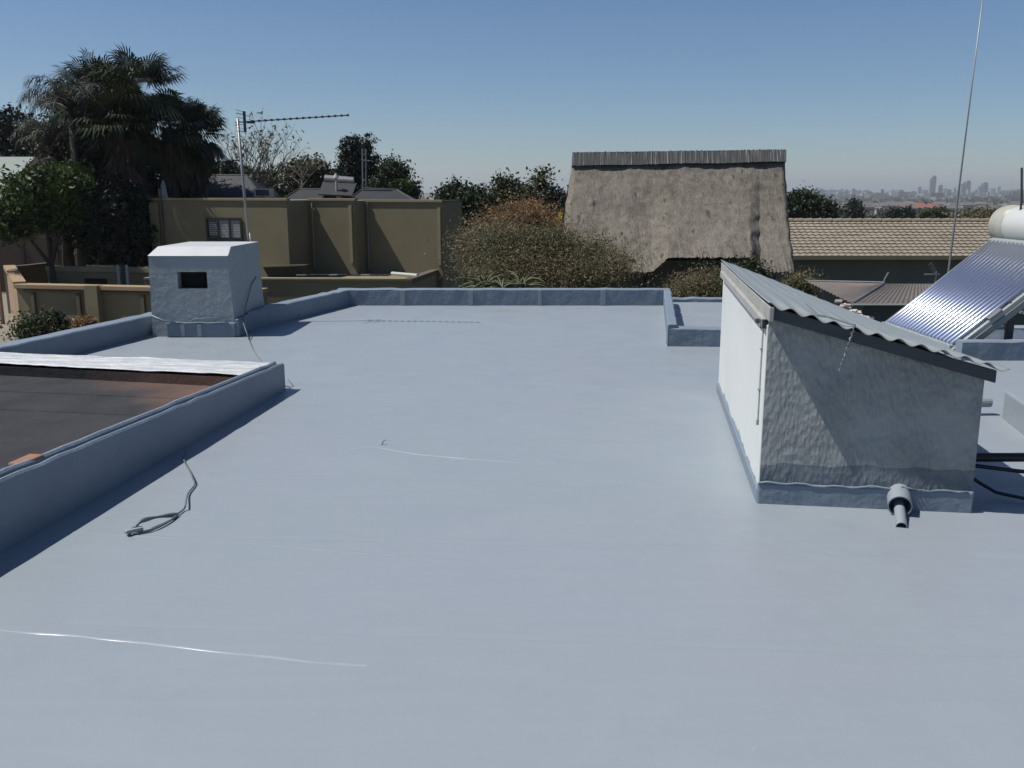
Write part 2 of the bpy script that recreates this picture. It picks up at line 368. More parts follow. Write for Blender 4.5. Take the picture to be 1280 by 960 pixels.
# slab
slab = [(LO0.x-.2, LO0.y), (LO2.x-.2, LO2.y), (LO2.x-.2, 12.2), (LI1.x-.2, 12.2), (LI2.x-.2, BY+.2), (G(829,382).x+.12, BY+.2), (G(829,382).x+.12, 14.75), (3.9, 14.75), (3.9, 11.9), (8.2, 11.9), (8.2, -5)]
mb = MB(); mb.prism(slab, GZ-.1, -.02); mb.build('wall', M['white_paint'], house)
sl2 = [(x, y) for x, y in slab]
# deck: fine strip grid so that the surface ponds and undulates by millimetres
def inside(x, y, poly):
    c = False; n = len(poly); j = n-1
    for i in range(n):
        if (poly[i][1] > y) != (poly[j][1] > y) and x < (poly[j][0]-poly[i][0])*(y-poly[i][1])/(poly[j][1]-poly[i][1])+poly[i][0]: c = not c
        j = i
    return c
mb = MB(); mb.prism(slab, -.016, 0.0); deck = mb.build('roof_deck', M['deck'], house)
def parapet(name, a, b_, th, side, z1=T, z0=0.0, mat='parapet', wob=.013, seed=0, parent=house, rise=0):
    """wall from a to b, inner face on the line a-b, thickness to the given side (unit vector)"""
    rnd = random.Random(seed); n = max(2, int((b_-a).length/.16)); mb = MB()
    prof_ = [(0, z0), (0, z1-.012), (.012, z1), (th-.012, z1), (th, z1-.012), (th, z0)]
    vs = []
    for i in range(n+1):
        p = a.lerp(b_, i/n); dz = wob*mnoise.noise(Vector((i*.9, seed, 0))) + rise*(1-i/n); dx = wob*mnoise.noise(Vector((i*.7, seed+9, 3)))
        for (u, z) in prof_:
            q = p + side*(u + (dx if z > z0 else 0)); vs.append((q.x, q.y, z + (dz if z > z0 else 0)))
    k = len(prof_); fs = [(i*k+j, (i+1)*k+j, (i+1)*k+j+1, i*k+j+1) for i in range(n) for j in range(k-1)]
    fs += [tuple(range(k)), tuple(range(n*k+k-1, n*k-1, -1))]
    mb.add(vs, fs); return mb.build(name, M[mat], parent)
def perp(d): return Vector((-d.y, d.x, 0)).normalized()
f0 = lambda v: Vector((v.x, v.y, 0))
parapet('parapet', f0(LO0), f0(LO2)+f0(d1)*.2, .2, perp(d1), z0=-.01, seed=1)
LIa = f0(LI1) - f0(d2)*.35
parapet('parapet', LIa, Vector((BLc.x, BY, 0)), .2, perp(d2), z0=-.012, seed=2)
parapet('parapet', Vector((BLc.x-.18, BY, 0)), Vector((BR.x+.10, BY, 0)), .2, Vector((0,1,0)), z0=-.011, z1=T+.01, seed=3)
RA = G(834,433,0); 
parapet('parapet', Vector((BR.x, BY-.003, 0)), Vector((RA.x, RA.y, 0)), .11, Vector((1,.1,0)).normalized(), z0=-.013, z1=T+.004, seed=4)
CA = G(836,433,0); CB = Vector((2.6, CA.y-.05, 0))
o = parapet('curb', CA, CB, .2, Vector((0,1,0)), z0=-.012, z1=.205, seed=5)
parapet('curb', Vector((1.9,14.45,0)), Vector((3.85,14.45,0)), .2, Vector((0,1,0)), z0=-.012, z1=.06, seed=6)
# rebate where right parapet meets raised curb
# inner parapet beside the dark roof: two upstands with a groove between
parapet('parapet', PA0, PB, .035, nl, z0=-.012, z1=T, seed=7, wob=.009, rise=RISE)
parapet('parapet', PA0+nl*.072, PB+nl*.072, .04, nl, z0=-.013, z1=T+.008, seed=8, wob=.009, rise=RISE)
mb = MB(); mb.prism([tuple((PA0+nl*.033)[:2]), tuple((PB+nl*.033-dp*.01)[:2]), tuple((PB+nl*.074-dp*.01)[:2]), tuple((PA0+nl*.074)[:2])], -.01, lambda x, y: T-.06+RISE*(PB.y-y)/(PB.y-PA0.y)); mb.build('parapet_groove', M['parapet'], house)
# silver strip and dark roof
sn0 = G(-420,434,T); s1 = G(0,454,T); s2 = G(300,469,T); e1 = G(0,438,T); e2 = G(340,450,T)
ds = (s2-s1).normalized(); de = (e2-e1).normalized()
sA = s1 - ds*6; eA = e1 - de*6; sB = s2; eB = e2 + Vector((.02,0,0))
tip = PB + nl*.118; 
def lane(u, v):
    a = sA.lerp(Vector((tip.x-.09, tip.y-.50, T)), u); c = eA.lerp(Vector((tip.x+.03, tip.y+.02, T)), u); q = a.lerp(c, v)
    z = T - .006 + .008*mnoise.noise(Vector((q.x*1.5, q.y*14, 0))) + .006*mnoise.noise(Vector((q.x*5, q.y*25, 3))) - (.008 if v == 0 else 0)
    return (q.x, q.y, z)
mb = MB(); mb.grid(lane, 200, 26)
c4 = [Vector(lane(0,0)), Vector(lane(1,0)), Vector(lane(1,1)), Vector(lane(0,1))]
mb.build('silver_coping', M['silver'], house, smooth=True)
mb = MB(); mb.prism([(c.x, c.y) for c in c4], -.012, T-.04); mb.build('coping_wall', M['dark_membrane'], house, origin=Vector((0,0,0)))
q0 = Vector(lane(0,0)); q1 = Vector(lane(1,0))
dpoly = [(q0.x, q0.y), (q1.x, q1.y), (tip.x-.03, tip.y-.30), ((PA0+nl*.10).x, (PA0+nl*.10).y), (q0.x-.1, PA0.y)]
mb = MB(); mb.prism(dpoly, -.01, .12); mb.build('lower_dark_roof', M['dark_membrane'], house, origin=Vector((0,0,0)))
for k, (a, b_) in enumerate([((0,489),(262,500)), ((0,512),(190,520))]):
    A = G(*a, .122); B = G(*b_, .122); A = A-(B-A)*1.2; mb = MB()
    pts = [A.lerp(B, i/30)+Vector((0, .012*mnoise.noise(Vector((i*.6, k, 0))), -.002)) for i in range(31)]
    mb.tube(pts, .008, 5); mb.build('membrane_lap', M['dark_membrane'], house, origin=Vector((0,0,0)))
mb = MB(); a = G(48,571,.33)+nl*.02; mb.bar(a-dp*.16, a+dp*.02, .09, .025); mb.build('loose_roof_tile', M['terracotta'], house, bevel=.012)
# membrane laps in the blue deck: low ridges of paint over the joint
def seam(pts, h=.0035, wd=.012, name='deck_seam', mat='parapet'):
    P3 = [G(*p, 0) for p in pts]; line = []
    for a, b_ in zip(P3, P3[1:]):
        n = max(2, int((b_-a).length/.06)); line += [a.lerp(b_, i/n) for i in range(n)]
    line.append(P3[-1]); mb = MB(); vs = []; fs = []
    for i, p in enumerate(line):
        t_ = (line[min(i+1, len(line)-1)]-line[max(i-1, 0)]).normalized(); s_ = perp(t_)
        wb = 1+.5*mnoise.noise(p*4); hh = h*(.7+.8*abs(mnoise.noise(p*3)))*min(1, i/6, (len(line)-1-i)/6)+.0006
        p = p + s_*.006*mnoise.noise(p*6)
        for u, z in ((-1, .0002), (-.3, hh), (.3, hh), (1, .0002)): q = p+s_*u*wd*wb; vs.append((q.x, q.y, z))
    for i in range(len(line)-1): fs += [(i*4+j+1, i*4+j, (i+1)*4+j, (i+1)*4+j+1) for j in range(3)]
    mb.add(vs, fs); return mb.build(name, M[mat], house, smooth=True)
M['seamglare'] = surf('seam_glare_paint', (.5,.54,.58), (.44,.48,.52), rough=.25, scale=4)  # deck paint lightened, glare on the lap edges put into the base colour
seam([(-60,783),(0,788),(110,796),(250,812),(400,828),(460,832)], h=.003, wd=.007, mat='seamglare')
seam([(430,561),(470,559),(520,568),(600,575),(656,579)], h=.004, wd=.008, mat='seamglare')
seam([(45,663),(160,669),(300,678),(430,690),(590,700)], h=.002, wd=.012, mat='deck')
seam([(190,592),(300,602),(400,611)], h=.002, wd=.012, mat='deck')
mb = MB(); p = G(477,556); mb.tube([p, p+Vector((.012,.01,.025)), p+Vector((.03,.02,.03))], [.006,.004,.002], 6); mb.build('paint_nib', M['parapet'], house)
rnd = random.Random(3)
for k in range(5):
    x = 468+ (k+.45)*84 + rnd.uniform(-4,4); p = G(x,382,0)
    if k > 3: break
    mb = MB(); mb.box((p.x, BY-.004, T/2+.003), (.05+.03*rnd.random(), .012, T-.012)); mb.build('parapet_lap', M['deck'], house, bevel=.003)

for k, y0_ in enumerate((2.35, 3.32, 4.3, 5.28, 6.27, 7.25, 8.2, 9.2, 10.2, 11.2, 12.3)):
    rk = random.Random(k); xa_ = -1.7 - .1*y0_*.3 if y0_ < 8 else -3.2; xb_ = min(1.1, 3) if y0_ > 4.6 else 3.4
    p0_ = Vector((xa_, y0_+.13, 0)); p1_ = Vector((xb_, y0_-.13-(xb_-xa_-3)*.06, 0)); line = [p0_.lerp(p1_, i/70) for i in range(71)]; mb = MB(); vs = []
    for i, p in enumerate(line):
        q = p+Vector((0, .01*mnoise.noise(p*2+Vector((0,0,k))), 0)); hh = .0016*(.4+max(0, mnoise.noise(p*1.3+Vector((k,0,0)))+.4))+.0003
        vs += [(q.x, q.y-.03, .0002), (q.x, q.y-.004, hh), (q.x, q.y+.004, hh*.9), (q.x, q.y+.05, .0002)]
    mb.add(vs, [(i*4+j, (i+1)*4+j, (i+1)*4+j+1, i*4+j+1) for i in range(70) for j in range(3)]); mb.build('membrane_lap', M['deck'], house, smooth=True)
# ------------------------------------------------------------------ chimney (part of the house)
c0 = G(235,421,0); CY = c0.y; xl, xr = P(186,330,CY).x, P(285,330,CY).x
def zat(py, Y): return P(640, py, Y).z
zt = zat(308, CY+.15); zl = zat(320, CY)
dep = 1.25
ch = MB()
xlb, xrb = xl-.02, P(295,421,CY).x
# tapering shell with a real rectangular opening in the front face
ox0, ox1, oz0, oz1 = P(222,350,CY).x, P(259,350,CY).x, zat(361,CY), zat(340,CY)
def fx(u, z): # interpolate side lines by height
    k = z/zl; return (xlb+(xl-xlb)*k)*(1-u)+(xrb+(xr-xrb)*k)*u
lv = [0, oz0, oz1, zl]
vs = []
for z in lv:
    vs += [(fx(0,z), CY, z), (ox0, CY, z), (ox1, CY, z), (fx(1,z), CY, z)]
fs = [(j*4+i, j*4+i+1, (j+1)*4+i+1, (j+1)*4+i) for j in range(3) for i in range(3) if not (i == 1 and j == 1)]
ch.add(vs, fs)
b0 = len(ch.v); yb = CY+dep
xrb2 = xrb+.03
ch.add([(xlb,CY,0),(xrb,CY,0),(xrb2,yb,0),(xlb,yb,0),(xl,CY,zl),(xr,CY,zl),(xr+.03,yb,zl),(xl,yb,zl)], [(1,2,6,5),(2,3,7,6),(3,0,4,7)])
th = .12
ch.add([(ox0,CY,oz0),(ox1,CY,oz0),(ox1,CY,oz1),(ox0,CY,oz1),(ox0,CY+th,oz0),(ox1,CY+th,oz0),(ox1,CY+th,oz1),(ox0,CY+th,oz1)], [(0,1,5,4),(1,2,6,5),(2,3,7,6),(3,0,4,7)])
chim = ch.build('chimney', M['chim'], house)
mb = MB(); mb.box(((ox0+ox1)/2, CY+th+.25, (oz0+oz1)/2), (ox1-ox0+.25, .5, oz1-oz0+.2)); mb.build('flue', M['black'], chim)
mb = MB(); xt0, xt1 = P(197,309,CY+.15).x, P(283,309,CY+.15).x
mb.add([(xl-.012,CY-.012,zl),(xr+.012,CY-.012,zl),(xr+.04,yb,zl),(xl-.012,yb,zl),(xt0,CY+.15,zt),(xr+.005,CY+.15,zt),(xr+.035,yb,zt),(xt0,yb,zt)],
       [(3,2,1,0),(4,5,6,7),(0,1,5,4),(1,2,6,5),(2,3,7,6),(3,0,4,7)]); mb.mi[3] = 1; mb.build('cap', [M['cap_paint'], M['chim']], chim, bevel=.01)
mb = MB() # painted bandage flashing round the foot
z1 = .175
mb.box(((xlb+xrb)/2+.10, CY-.02, z1/2), (xrb-xlb-.18, .045, z1)); mb.box((xrb+.025, CY+dep/2-.02, z1/2+.02), (.045, dep, z1+.04)); mb.build('flashing', M['parapet'], chim, bevel=.012)
mb = MB(); mb.tube([Vector((xlb+.25+i*.085, CY-.045, z1+.006*math.sin(i*2.1))) for i in range(9)], .008, 6); mb.tube([(xlb+.02,CY-.05,z1+.09),(xlb+.15,CY-.055,z1+.03),(xlb+.30,CY-.05,z1)], .012, 6); mb.tube([(xlb+.42,CY-.04,z1+.0),(xlb+.55,CY-.03,z1+.05),(xrb-.1,CY-.02,z1+.06)], .006, 6)
mb.build('flashing_edge', M['parapet'], chim, smooth=True)
for k in range(2):
    mb = MB(); xx = xlb+.38+k*.2; mb.box((xx, CY-.046, z1/2), (.05, .012, z1-.02)); mb.build('flashing_lap', M['deck'], chim, bevel=.004)

# ------------------------------------------------------------------ roof hut at right
FL = G(948,628); FR = G(1213,640); BL = G(897,489)
ux = (FR-FL); ux.z = 0; W_ = ux.length; ux.normalize(); uy = Vector((-ux.y, ux.x, 0)); L_ = (BL-FL).dot(uy)
hut = empty('roof_hut', FL, 'small white and grey plastered hut with sloping corrugated roof standing on the painted deck', 'roof hut')
def H(u, v, z): q = FL + ux*u + uy*v; return Vector((q.x, q.y, z))
OH, OB = .11, .10
def onplane(px, py, v):
    q0_ = H(0, v, 0); r_ = ray(px, py); n_ = uy; t_ = (q0_-CAM).dot(n_)/r_.dot(n_); q = CAM+r_*t_; return (q-FL).dot(ux), q.z
uL, zL_ = onplane(961, 381, -OH); uR, zR_ = onplane(1262, 466, -OH)
OL, OR_ = -uL, uR-W_; print('hut', OL, OR_, zL_, zR_)
zroof = lambda u: zL_-.03 + (zR_-zL_)*((u-uL)/(uR-uL))
ztl = zroof(0)
twist = lambda u, v: -.034*max(0, u)*(v+OH)
def hut_wall(a, b_, mat, nm, th=.1):
    mb = MB(); (u0, v0), (u1, v1) = a, b_
    mb.prism([tuple(H(u0,v0,0)[:2]), tuple(H(u1,v0,0)[:2]), tuple(H(u1,v1,0)[:2]), tuple(H(u0,v1,0)[:2])], -.01,
             lambda x, y: zroof((Vector((x,y,0))-f0(FL)).dot(ux)) + twist((Vector((x,y,0))-f0(FL)).dot(ux), (Vector((x,y,0))-f0(FL)).dot(uy)) -.004)
    return mb.build(nm, mat, hut)
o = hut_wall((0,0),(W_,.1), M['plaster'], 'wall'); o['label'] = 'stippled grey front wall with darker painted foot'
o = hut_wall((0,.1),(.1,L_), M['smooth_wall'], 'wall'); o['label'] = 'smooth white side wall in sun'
hut_wall((W_-.1,.1),(W_,L_), M['plaster'], 'wall'); hut_wall((.1,L_-.1),(W_-.1,L_), M['plaster'], 'wall')
mb = MB(); mb.box(H(.03,.06,.5), (.075,.118,1.0), math.atan2(ux.y,ux.x)); mb.build('corner_bead', M['smooth_wall'], hut, bevel=.006)
# base flashing (rounded lip)
mb = MB()
for a, b_ in ((H(-.012,-.010,0), H(W_+.004,-.010,0)),):
    mb.bar(a+Vector((0,0,.055)), b_+Vector((0,0,.055)), .022, .13)
mb.build('base_flashing', M['parapet'], hut, bevel=.014)
mb = MB(); mb.tube([H(-.01+i*.05,-.020,.120+.006*math.sin(i*1.7)+.004*math.sin(i*.6)) for i in range(int(W_/.05)+1)], .006, 7); mb.build('flashing_edge', M['parapet'], hut, smooth=True)
mb = MB(); mb.bar(H(-.006,0.0,.035), H(-.006,L_,.035), .016, .09); mb.build('base_flashing', M['parapet'], hut, bevel=.014)
# white drips / thick paint on right wall foot
# roof sheet
nw = 11; amp = .012
def roofz(u, v, s=0):
    zz = zroof(u)+.035+twist(u, v)
    return zz + amp*(.14+.86*max(0, 1-(v+OH)/.16))*math.sin(2*math.pi*nw*(u+OL)/(W_+OL+OR_)+1.2) + .012*mnoise.noise(Vector((u*1.5, v*1.2, 4)))
def sheet(off):
    return lambda a, c: H(-OL+(W_+OL+OR_)*a, -OH+(L_+OH+OB)*c, roofz(-OL+(W_+OL+OR_)*a, -OH+(L_+OH+OB)*c)+off)
mb = MB(); mb.grid(sheet(0), 176, 10); o = mb.build('roof_sheet', M['corr'], hut, smooth=True)
so = o.modifiers.new('thick', 'SOLIDIFY'); so.thickness = .004
# fascia boards
mb = MB(); a = H(-OL+.02,-OH+.05,0); b_ = H(W_+OR_-.04,-OH+.05,0)
zfa = lambda u: zroof(u)+.020
mb.prism([tuple(H(-OL+.03,-OH+.03,0)[:2]), tuple(H(W_+OR_-.05,-OH+.03,0)[:2]), tuple(H(W_+OR_-.05,-OH+.055,0)[:2]), tuple(H(-OL+.03,-OH+.055,0)[:2])],
         lambda x, y: zfa((Vector((x,y,0))-f0(FL)).dot(ux))-.066, lambda x, y: zfa((Vector((x,y,0))-f0(FL)).dot(ux))); mb.build('fascia', M['fascia'], hut, bevel=.004)
mb = MB(); mb.prism([tuple(H(-OL+.005,-OH-.0,0)[:2]), tuple(H(-OL+.03,-OH-.0,0)[:2]), tuple(H(-OL+.03,L_+OB,0)[:2]), tuple(H(-OL+.005,L_+OB,0)[:2])], ztl-.055, ztl+.022)
mb.build('fascia', M['fascia_white'], hut, bevel=.004)['label'] = 'weathered white side board'
mb = MB(); mb.bar(H(-.02,.02,ztl-.08), H(-.02,L_-.1,ztl-.06), .03, .05); mb.build('batten', M['fascia_white'], hut, bevel=.004)
mb = MB(); mb.box(H(-.03,.14,ztl-.085), (.03,.05,.025), .3); mb.box(H(-.02,.03,ztl-.085), (.03,.035,.05), .2); mb.box(H(-.03,.09,ztl-.075),(.02,.08,.014),.2); mb.build('rafter_bracket', M['dkmetal'], hut, bevel=.004)
# rafters under the overhang
for k in range(4):
    mb = MB(); v = -OH+.12+k*.9; mb.bar(H(-OL+.04,v,zroof(-OL)-.03), H(W_+OR_-.07,v,zroof(W_+OR_)-.035+twist(W_+OR_,v)), .04, .05)
    if k: mb.build('rafter', M['fascia'], hut)
# conduit and hanging wires
mb = MB(); pts = [H(-.012,.12,ztl-.13), H(-.013,.12,.75), H(-.012,.125,.5), H(-.012,.13,.43)]; mb.tube(pts, .005, 6); mb.box(pts[-1], (.016,.016,.03)); mb.box(H(-.015,.12,.85),(.014,.02,.012)); mb.box(H(-.015,.121,.62),(.014,.02,.012))
mb.build('conduit', M['fascia_white'], hut)
mb = MB(); xw = P(1062,402,4.85); u0 = (Vector((xw.x, xw.y, 0))-f0(FL)).dot(ux)
rz_ = lambda u, v: roofz(u, v)+.006
pts = [H(u0-.19,-OH+.24,rz_(u0-.19,0)+.02), H(u0-.15,-OH+.18,rz_(u0-.15,0)+.003), H(u0-.08,-OH+.15,rz_(u0-.08,0)+.004), H(u0-.02,-OH+.05,rz_(u0-.02,-OH)+.012), H(u0,-OH-.012,rz_(u0,-OH)+.006)]
mb.tube(pts, .0045, 6); mb.tube([H(u0-.19,-OH+.24,rz_(u0-.19,0)+.02), H(u0-.205,-OH+.27,rz_(u0-.2,0)+.03)], .003, 5)
tw = []
for i in range(30):
    f = i/29; tw.append(H(u0-.06*f+.005*math.cos(i*1.9), -OH-.012+.14*f*0+.006*math.sin(i*1.9), rz_(u0,-OH)-.24*f))
mb.tube(tw, .004, 5); o = mb.build('wire', M['gcable'])
tag(o, 'twisted grey wire lying on the corrugated roof and dangling over its front edge', 'wire')
mb = MB(); q = tw[-1]; mb.tube([(q.x-.012,q.y+.13,q.z-.035),(q.x-.01,q.y+.14,q.z-.035)], .02, 10); 
# pipes through the hut foot
pipe = empty('drain_outlet', G(1130,640), 'grey pipe stub with a thinner pipe inside sticking out of the hut foot', 'pipe')
pa = H((G(1126,640)-FL).dot(ux), 0.02, .085); dirp = (G(1140,672,.02)-pa); dirp.z = -.02
dirp.normalize(); dn = Vector((-.34,-1,-.20)).normalized()
def hollow(a, d, L, r, th, mat, nm, par):
    mb = MB(); seg = 24; u = d.cross(Vector((0,0,1))).normalized(); v = u.cross(d)
    rings = [(0,r),(L,r),(L,r-th),(0.02,r-th)]; vs = []
    for (s_, rr) in rings:
        for k in range(seg):
            an = 2*math.pi*k/seg; vs.append(a+d*s_+(u*math.cos(an)+v*math.sin(an))*rr)
    fs = [(i*seg+k, i*seg+(k+1)%seg, (i+1)*seg+(k+1)%seg, (i+1)*seg+k) for i in range(3) for k in range(seg)]
    fs.append(tuple(3*seg+k for k in range(seg)))
    mb.add(vs, fs); return mb.build(nm, M[mat], par, smooth=False)
hollow(pa, dn, .155, .062, .006, 'pvc', 'outer_pipe', pipe)
pb = pa + dn*.05 + Vector((.0,0,-.020)); hollow(pb, dn, .285, .0285, .004, 'pvc', 'inner_pipe', pipe)

# pipes and cables at the right of the hut
mb = MB(); a = P(1218,503,5.6); mb.tube([H(W_-.02,2.2,.10), Vector((3.72,6.98,.10))], .04, 14); tag(mb.build('grey_pipe', M['pvc'], smooth=False), 'short level grey pipe stub coming out of the hut right wall', 'pipe')
c1 = H(W_-.02,.42,.20)
mb = MB(); pts = [c1, c1+Vector((.12,-.03,-.005)), c1+Vector((.35,-.05,.0)), c1+Vector((.8,-.04,.0)), c1+Vector((1.5,0,0))]
mb.tube(pts, .026, 10); tag(mb.build('insulated_pipe', M['cable'], smooth=True), 'thick black insulated pipe running right from the hut wall', 'pipe')
c2 = c1+Vector((.0,-.03,-.045)); mb = MB(); mb.tube([c2, c2+Vector((.15,-.02,-.005)), c2+Vector((.4,-.05,-.03)), c2+Vector((.9,-.1,-.05))], .012, 8); tag(mb.build('black_cable', M['cable'], smooth=True), 'thinner black cable sagging just below the thick insulated pipe', 'cable')
c3 = c1+Vector((.03,-.06,-.04)); mb = MB(); mb.tube([c3, c3+Vector((.04,-.02,-.03)), c3+Vector((.12,-.05,-.09)), c3+Vector((.2,-.1,-.135)), c3+Vector((.34,-.2,-.145)), c3+Vector((.5,-.26,-.145))], .010, 8); tag(mb.build('black_cable', M['cable'], smooth=True), 'black cable dropping from the insulated pipe onto the shaded deck', 'cable')
# low plinth at right edge
pl = [G(1252,522), G(1290,552), G(1290,552)+Vector((1.6,0,0)), G(1252,522)+Vector((1.6,0,0))]
mb = MB(); mb.prism([(p.x, p.y) for p in pl], -.01, .215); tag(mb.build('roof_plinth', M['deck'], bevel=.015), 'low pale painted block on the deck at the right edge of the photo', 'plinth')

# ------------------------------------------------------------------ solar water heater
SX, SZ = 4.72, .09; SY0, SY1 = 9.75, 11.5
RX, RZ = 5.92, 1.10
sol = empty('solar_water_heater', (5.5, 10.6, 0), 'evacuated tube solar water heater with white tank on a steel frame', 'solar heater')
ntb = 20
sa, sb_ = Vector((SX,0,SZ)), Vector((RX,0,RZ)); ax = (sb_-sa).normalized(); nrm = Vector((-ax.z,0,ax.x))
for k in range(ntb):
    y = SY1 - .03 - k*(SY1-SY0-.06)/(ntb-1)
    mb = MB(); e = Vector((0,y,0)); mb.tube([sa+e, sa+e+ax*.02, sb_+e], [.018,.029,.029], 18); o = mb.build('glass_tube', M['tube'], sol, smooth=True)
mb = MB(); tc_ = Vector((6.17, 0, 1.30)); pr = [(-.10,.0),(-.09,.10),(-.05,.19),(0,.235),(.03,.24)]
y0, y1 = SY0-.10, SY1+.10
mb.tube([tc_+Vector((0,y0,0)), tc_+Vector((0,y1,0))], .24, 48, cap=False); tank = mb.build('tank', M['whitetank'], sol, smooth=True)
for yy, sg in ((y1,1),(y0,-1)):
    mb = MB(); mb.tube([tc_+Vector((0,yy+sg*s_,0)) for s_ in (-.30,-.295,-.05,.03,.09,.13,.15)], [.238,.247,.2465,.235,.19,.11,.005], 48, cap=False); mb.build('tank_end', M['tankcap'], tank, smooth=True)
mb = MB(); q = tc_+Vector((-.14,y1-.5,.18)); mb.tube([q, q+Vector((.0,0,.12)), q+Vector((-.03,.02,.50))], .013, 8); mb.build('vent_pipe', M['dkmetal'], tank)
mb = MB(); mb.tube([Vector((RX+.03,y,1.10)) for y in (SY0,SY1)], .05, 10); mb.build('manifold', M['framelt'], sol)
# frame
for y in (SY0-.06, SY1+.06):
    mb = MB(); e = Vector((0,y,0)); off = nrm*-.03
    mb.bar(sa+e+off-ax*.10, sb_+e+off+ax*.2, .05, .05); mb.build('rail', M['framelt'], sol, bevel=.006)
    mb = MB(); mb.bar(sa+e+off-nrm*.06-ax*.10+Vector((0,-.02,0)), sb_+e+off-nrm*.06+ax*.1+Vector((0,-.02,0)), .03, .07); mb.build('rail', M['ladder'], sol, bevel=.004)
    mb = MB(); mb.bar((6.25,y,0),(6.25,y,1.1), .05,.05); mb.build('leg', M['dkmetal'], sol)
    mb = MB(); mb.bar((5.3,y,.5),(6.25,y,.45), .035,.035); mb.build('brace', M['dkmetal'], sol)
    mb = MB(); mb.bar((4.6,y,.022),(6.35,y,.022), .05,.04); mb.build('foot_rail', M['framelt'], sol)
mb = MB(); mb.bar((5.30,SY0-.03,0),(5.30,SY0-.03,.56), .07,.06); mb.build('leg', M['dkmetal'], sol)
for z_, x_ in ((.25,6.28),(.8,6.28)):
    mb = MB(); mb.bar((x_,SY0-.06,z_),(x_,SY1+.06,z_), .03,.03); mb.build('cross_bar', M['framelt'], sol)
mb = MB(); mb.bar((6.28,SY0-.03,.1),(6.28,SY1,.95), .03,.008); mb.build('brace', M['framelt'], sol)
mb = MB()
pm = sa.lerp(sb_, .33)+Vector((0,SY0-.06,0)); mb.box(pm+nrm*.01, (.16,.08,.03), rot=ax.to_track_quat('X','Z').to_matrix()); mb.build('clamp', M['alu'], sol, bevel=.004)
mb = MB(); mb.bar(sa+Vector((-.02,SY0-.05,-.03)), sa+Vector((-.02,SY1+.05,-.03)), .05,.07); mb.build('tube_holder', M['framelt'], sol)

parapet('heater_plinth_wall', Vector((4.62,9.32,0)), Vector((8.1,9.32,0)), .15, Vector((0,1,0)), z0=-.012, z1=.20, seed=11)
# leaning thin mast and small things by the heater
a = P(1185,345,13); b_ = P(1232,-30,13); dd = (a-b_).normalized(); a2 = a + dd*(a.z/(-dd.z)) if dd.z < 0 else a
mb = MB(); mb.tube([a2, a, a.lerp(b_,.5), b_], [.017,.016,.011,.006], 8); tag(mb.build('leaning_mast', M['alu'], smooth=True), 'long thin leaning pole rising behind the solar heater into the sky', 'mast')
# ------------------------------------------------------------------ antenna on the chimney
ant = empty('tv_antenna', (P(312,318,CY+1.1).x, CY+1.1, .7), 'tall television antenna with long toothed boom on a leaning pole by the chimney', 'antenna')
AY = CY+1.29
m0, m1 = P(313,330,AY), P(297,148,AY)
mb = MB(); mb.tube([m0, m1], .017, 10); mb.build('mast', M['alu'], ant, smooth=True)
mb = MB(); mb.tube([m0+Vector((.05,-.06,.0)), m0.lerp(m1,.22)+Vector((.035,-.03,0))], .008, 8); mb.build('mast', M['alu'], ant, smooth=True)
mb = MB(); mb.box(m0+Vector((.0,-.03,.10)), (.10,.10,.07)); mb.build('bracket', M['brass'], ant, bevel=.008)
bo0, bo1 = P(294,153,AY), P(435,144,AY-.15)
mb = MB(); mb.tube([bo0, bo1], .008, 8); mb.build('boom', M['dkmetal'], ant)
bd = (bo1-bo0)
for k in range(16):
    f = .16+.84*k/15; c = bo0+bd*f; mb = MB(); d_ = .075-.03*k/15
    mb.tube([c+Vector((0,-d_,.006)), c+Vector((0,d_,.006))], .0055, 5); mb.box(c, (.022,.03,.026)); mb.build('director', M['dkmetal'], ant)
mb = MB(); c = bo0+bd*.085; mb.bar(c+Vector((0,0,-.13)), c+Vector((0,0,.13)), .025,.03); 
for s_ in (-1,1):
    for k in range(3):
        z = s_*(.04+.04*k); mb.tube([c+Vector((-.05,-.2,z*1.1)), c+Vector((.0,0,z)), c+Vector((-.05,.2,z*1.1))], .003, 5)
    mb.tube([c+Vector((-.10,0,s_*.11)), c+Vector((0,0,s_*.09)), c+Vector((.10,0,s_*.05))], .003, 5)
mb.build('reflector', M['dkmetal'], ant)
mb = MB(); mb.box(bo0+bd*.14+Vector((0,0,-.01)), (.10,.03,.03)); mb.build('dipole_box', M['dkmetal'], ant)
# cable from antenna to deck
mb = MB(); 
pts = [m0+Vector((.0,-.05,.06)), Vector((xr+.045,yb-.25,.62)), Vector((xr+.05,yb-.5,.55)), Vector((xrb+.03,CY+.35,.3)), Vector((xrb+.055,CY+.18,.21)), Vector((xrb+.09,CY+.02,.17)), G(311,424,.02), G(318,440,.005), G(331,457,.005), G(345,478,.005), G(362,484,.008), G(366,481,.01), G(360,474,.02)]
mb.tube(pts[:5], .006, 6); mb.tube(pts[4:7], .006, 6); mb.tube(pts[6:], .004, 6)
tag(mb.build('antenna_cable', M['gcable'], smooth=True), 'thin cable hanging down the chimney side and trailing over the deck to the parapet end', 'cable')
mb = MB(); mb.tube([G(304,402,.13), G(311,424,.01)], .006, 6); tag(mb.build('white_wire_end', M['wcable']), 'short pale stiff wire leaning at the foot of the chimney', 'wire')
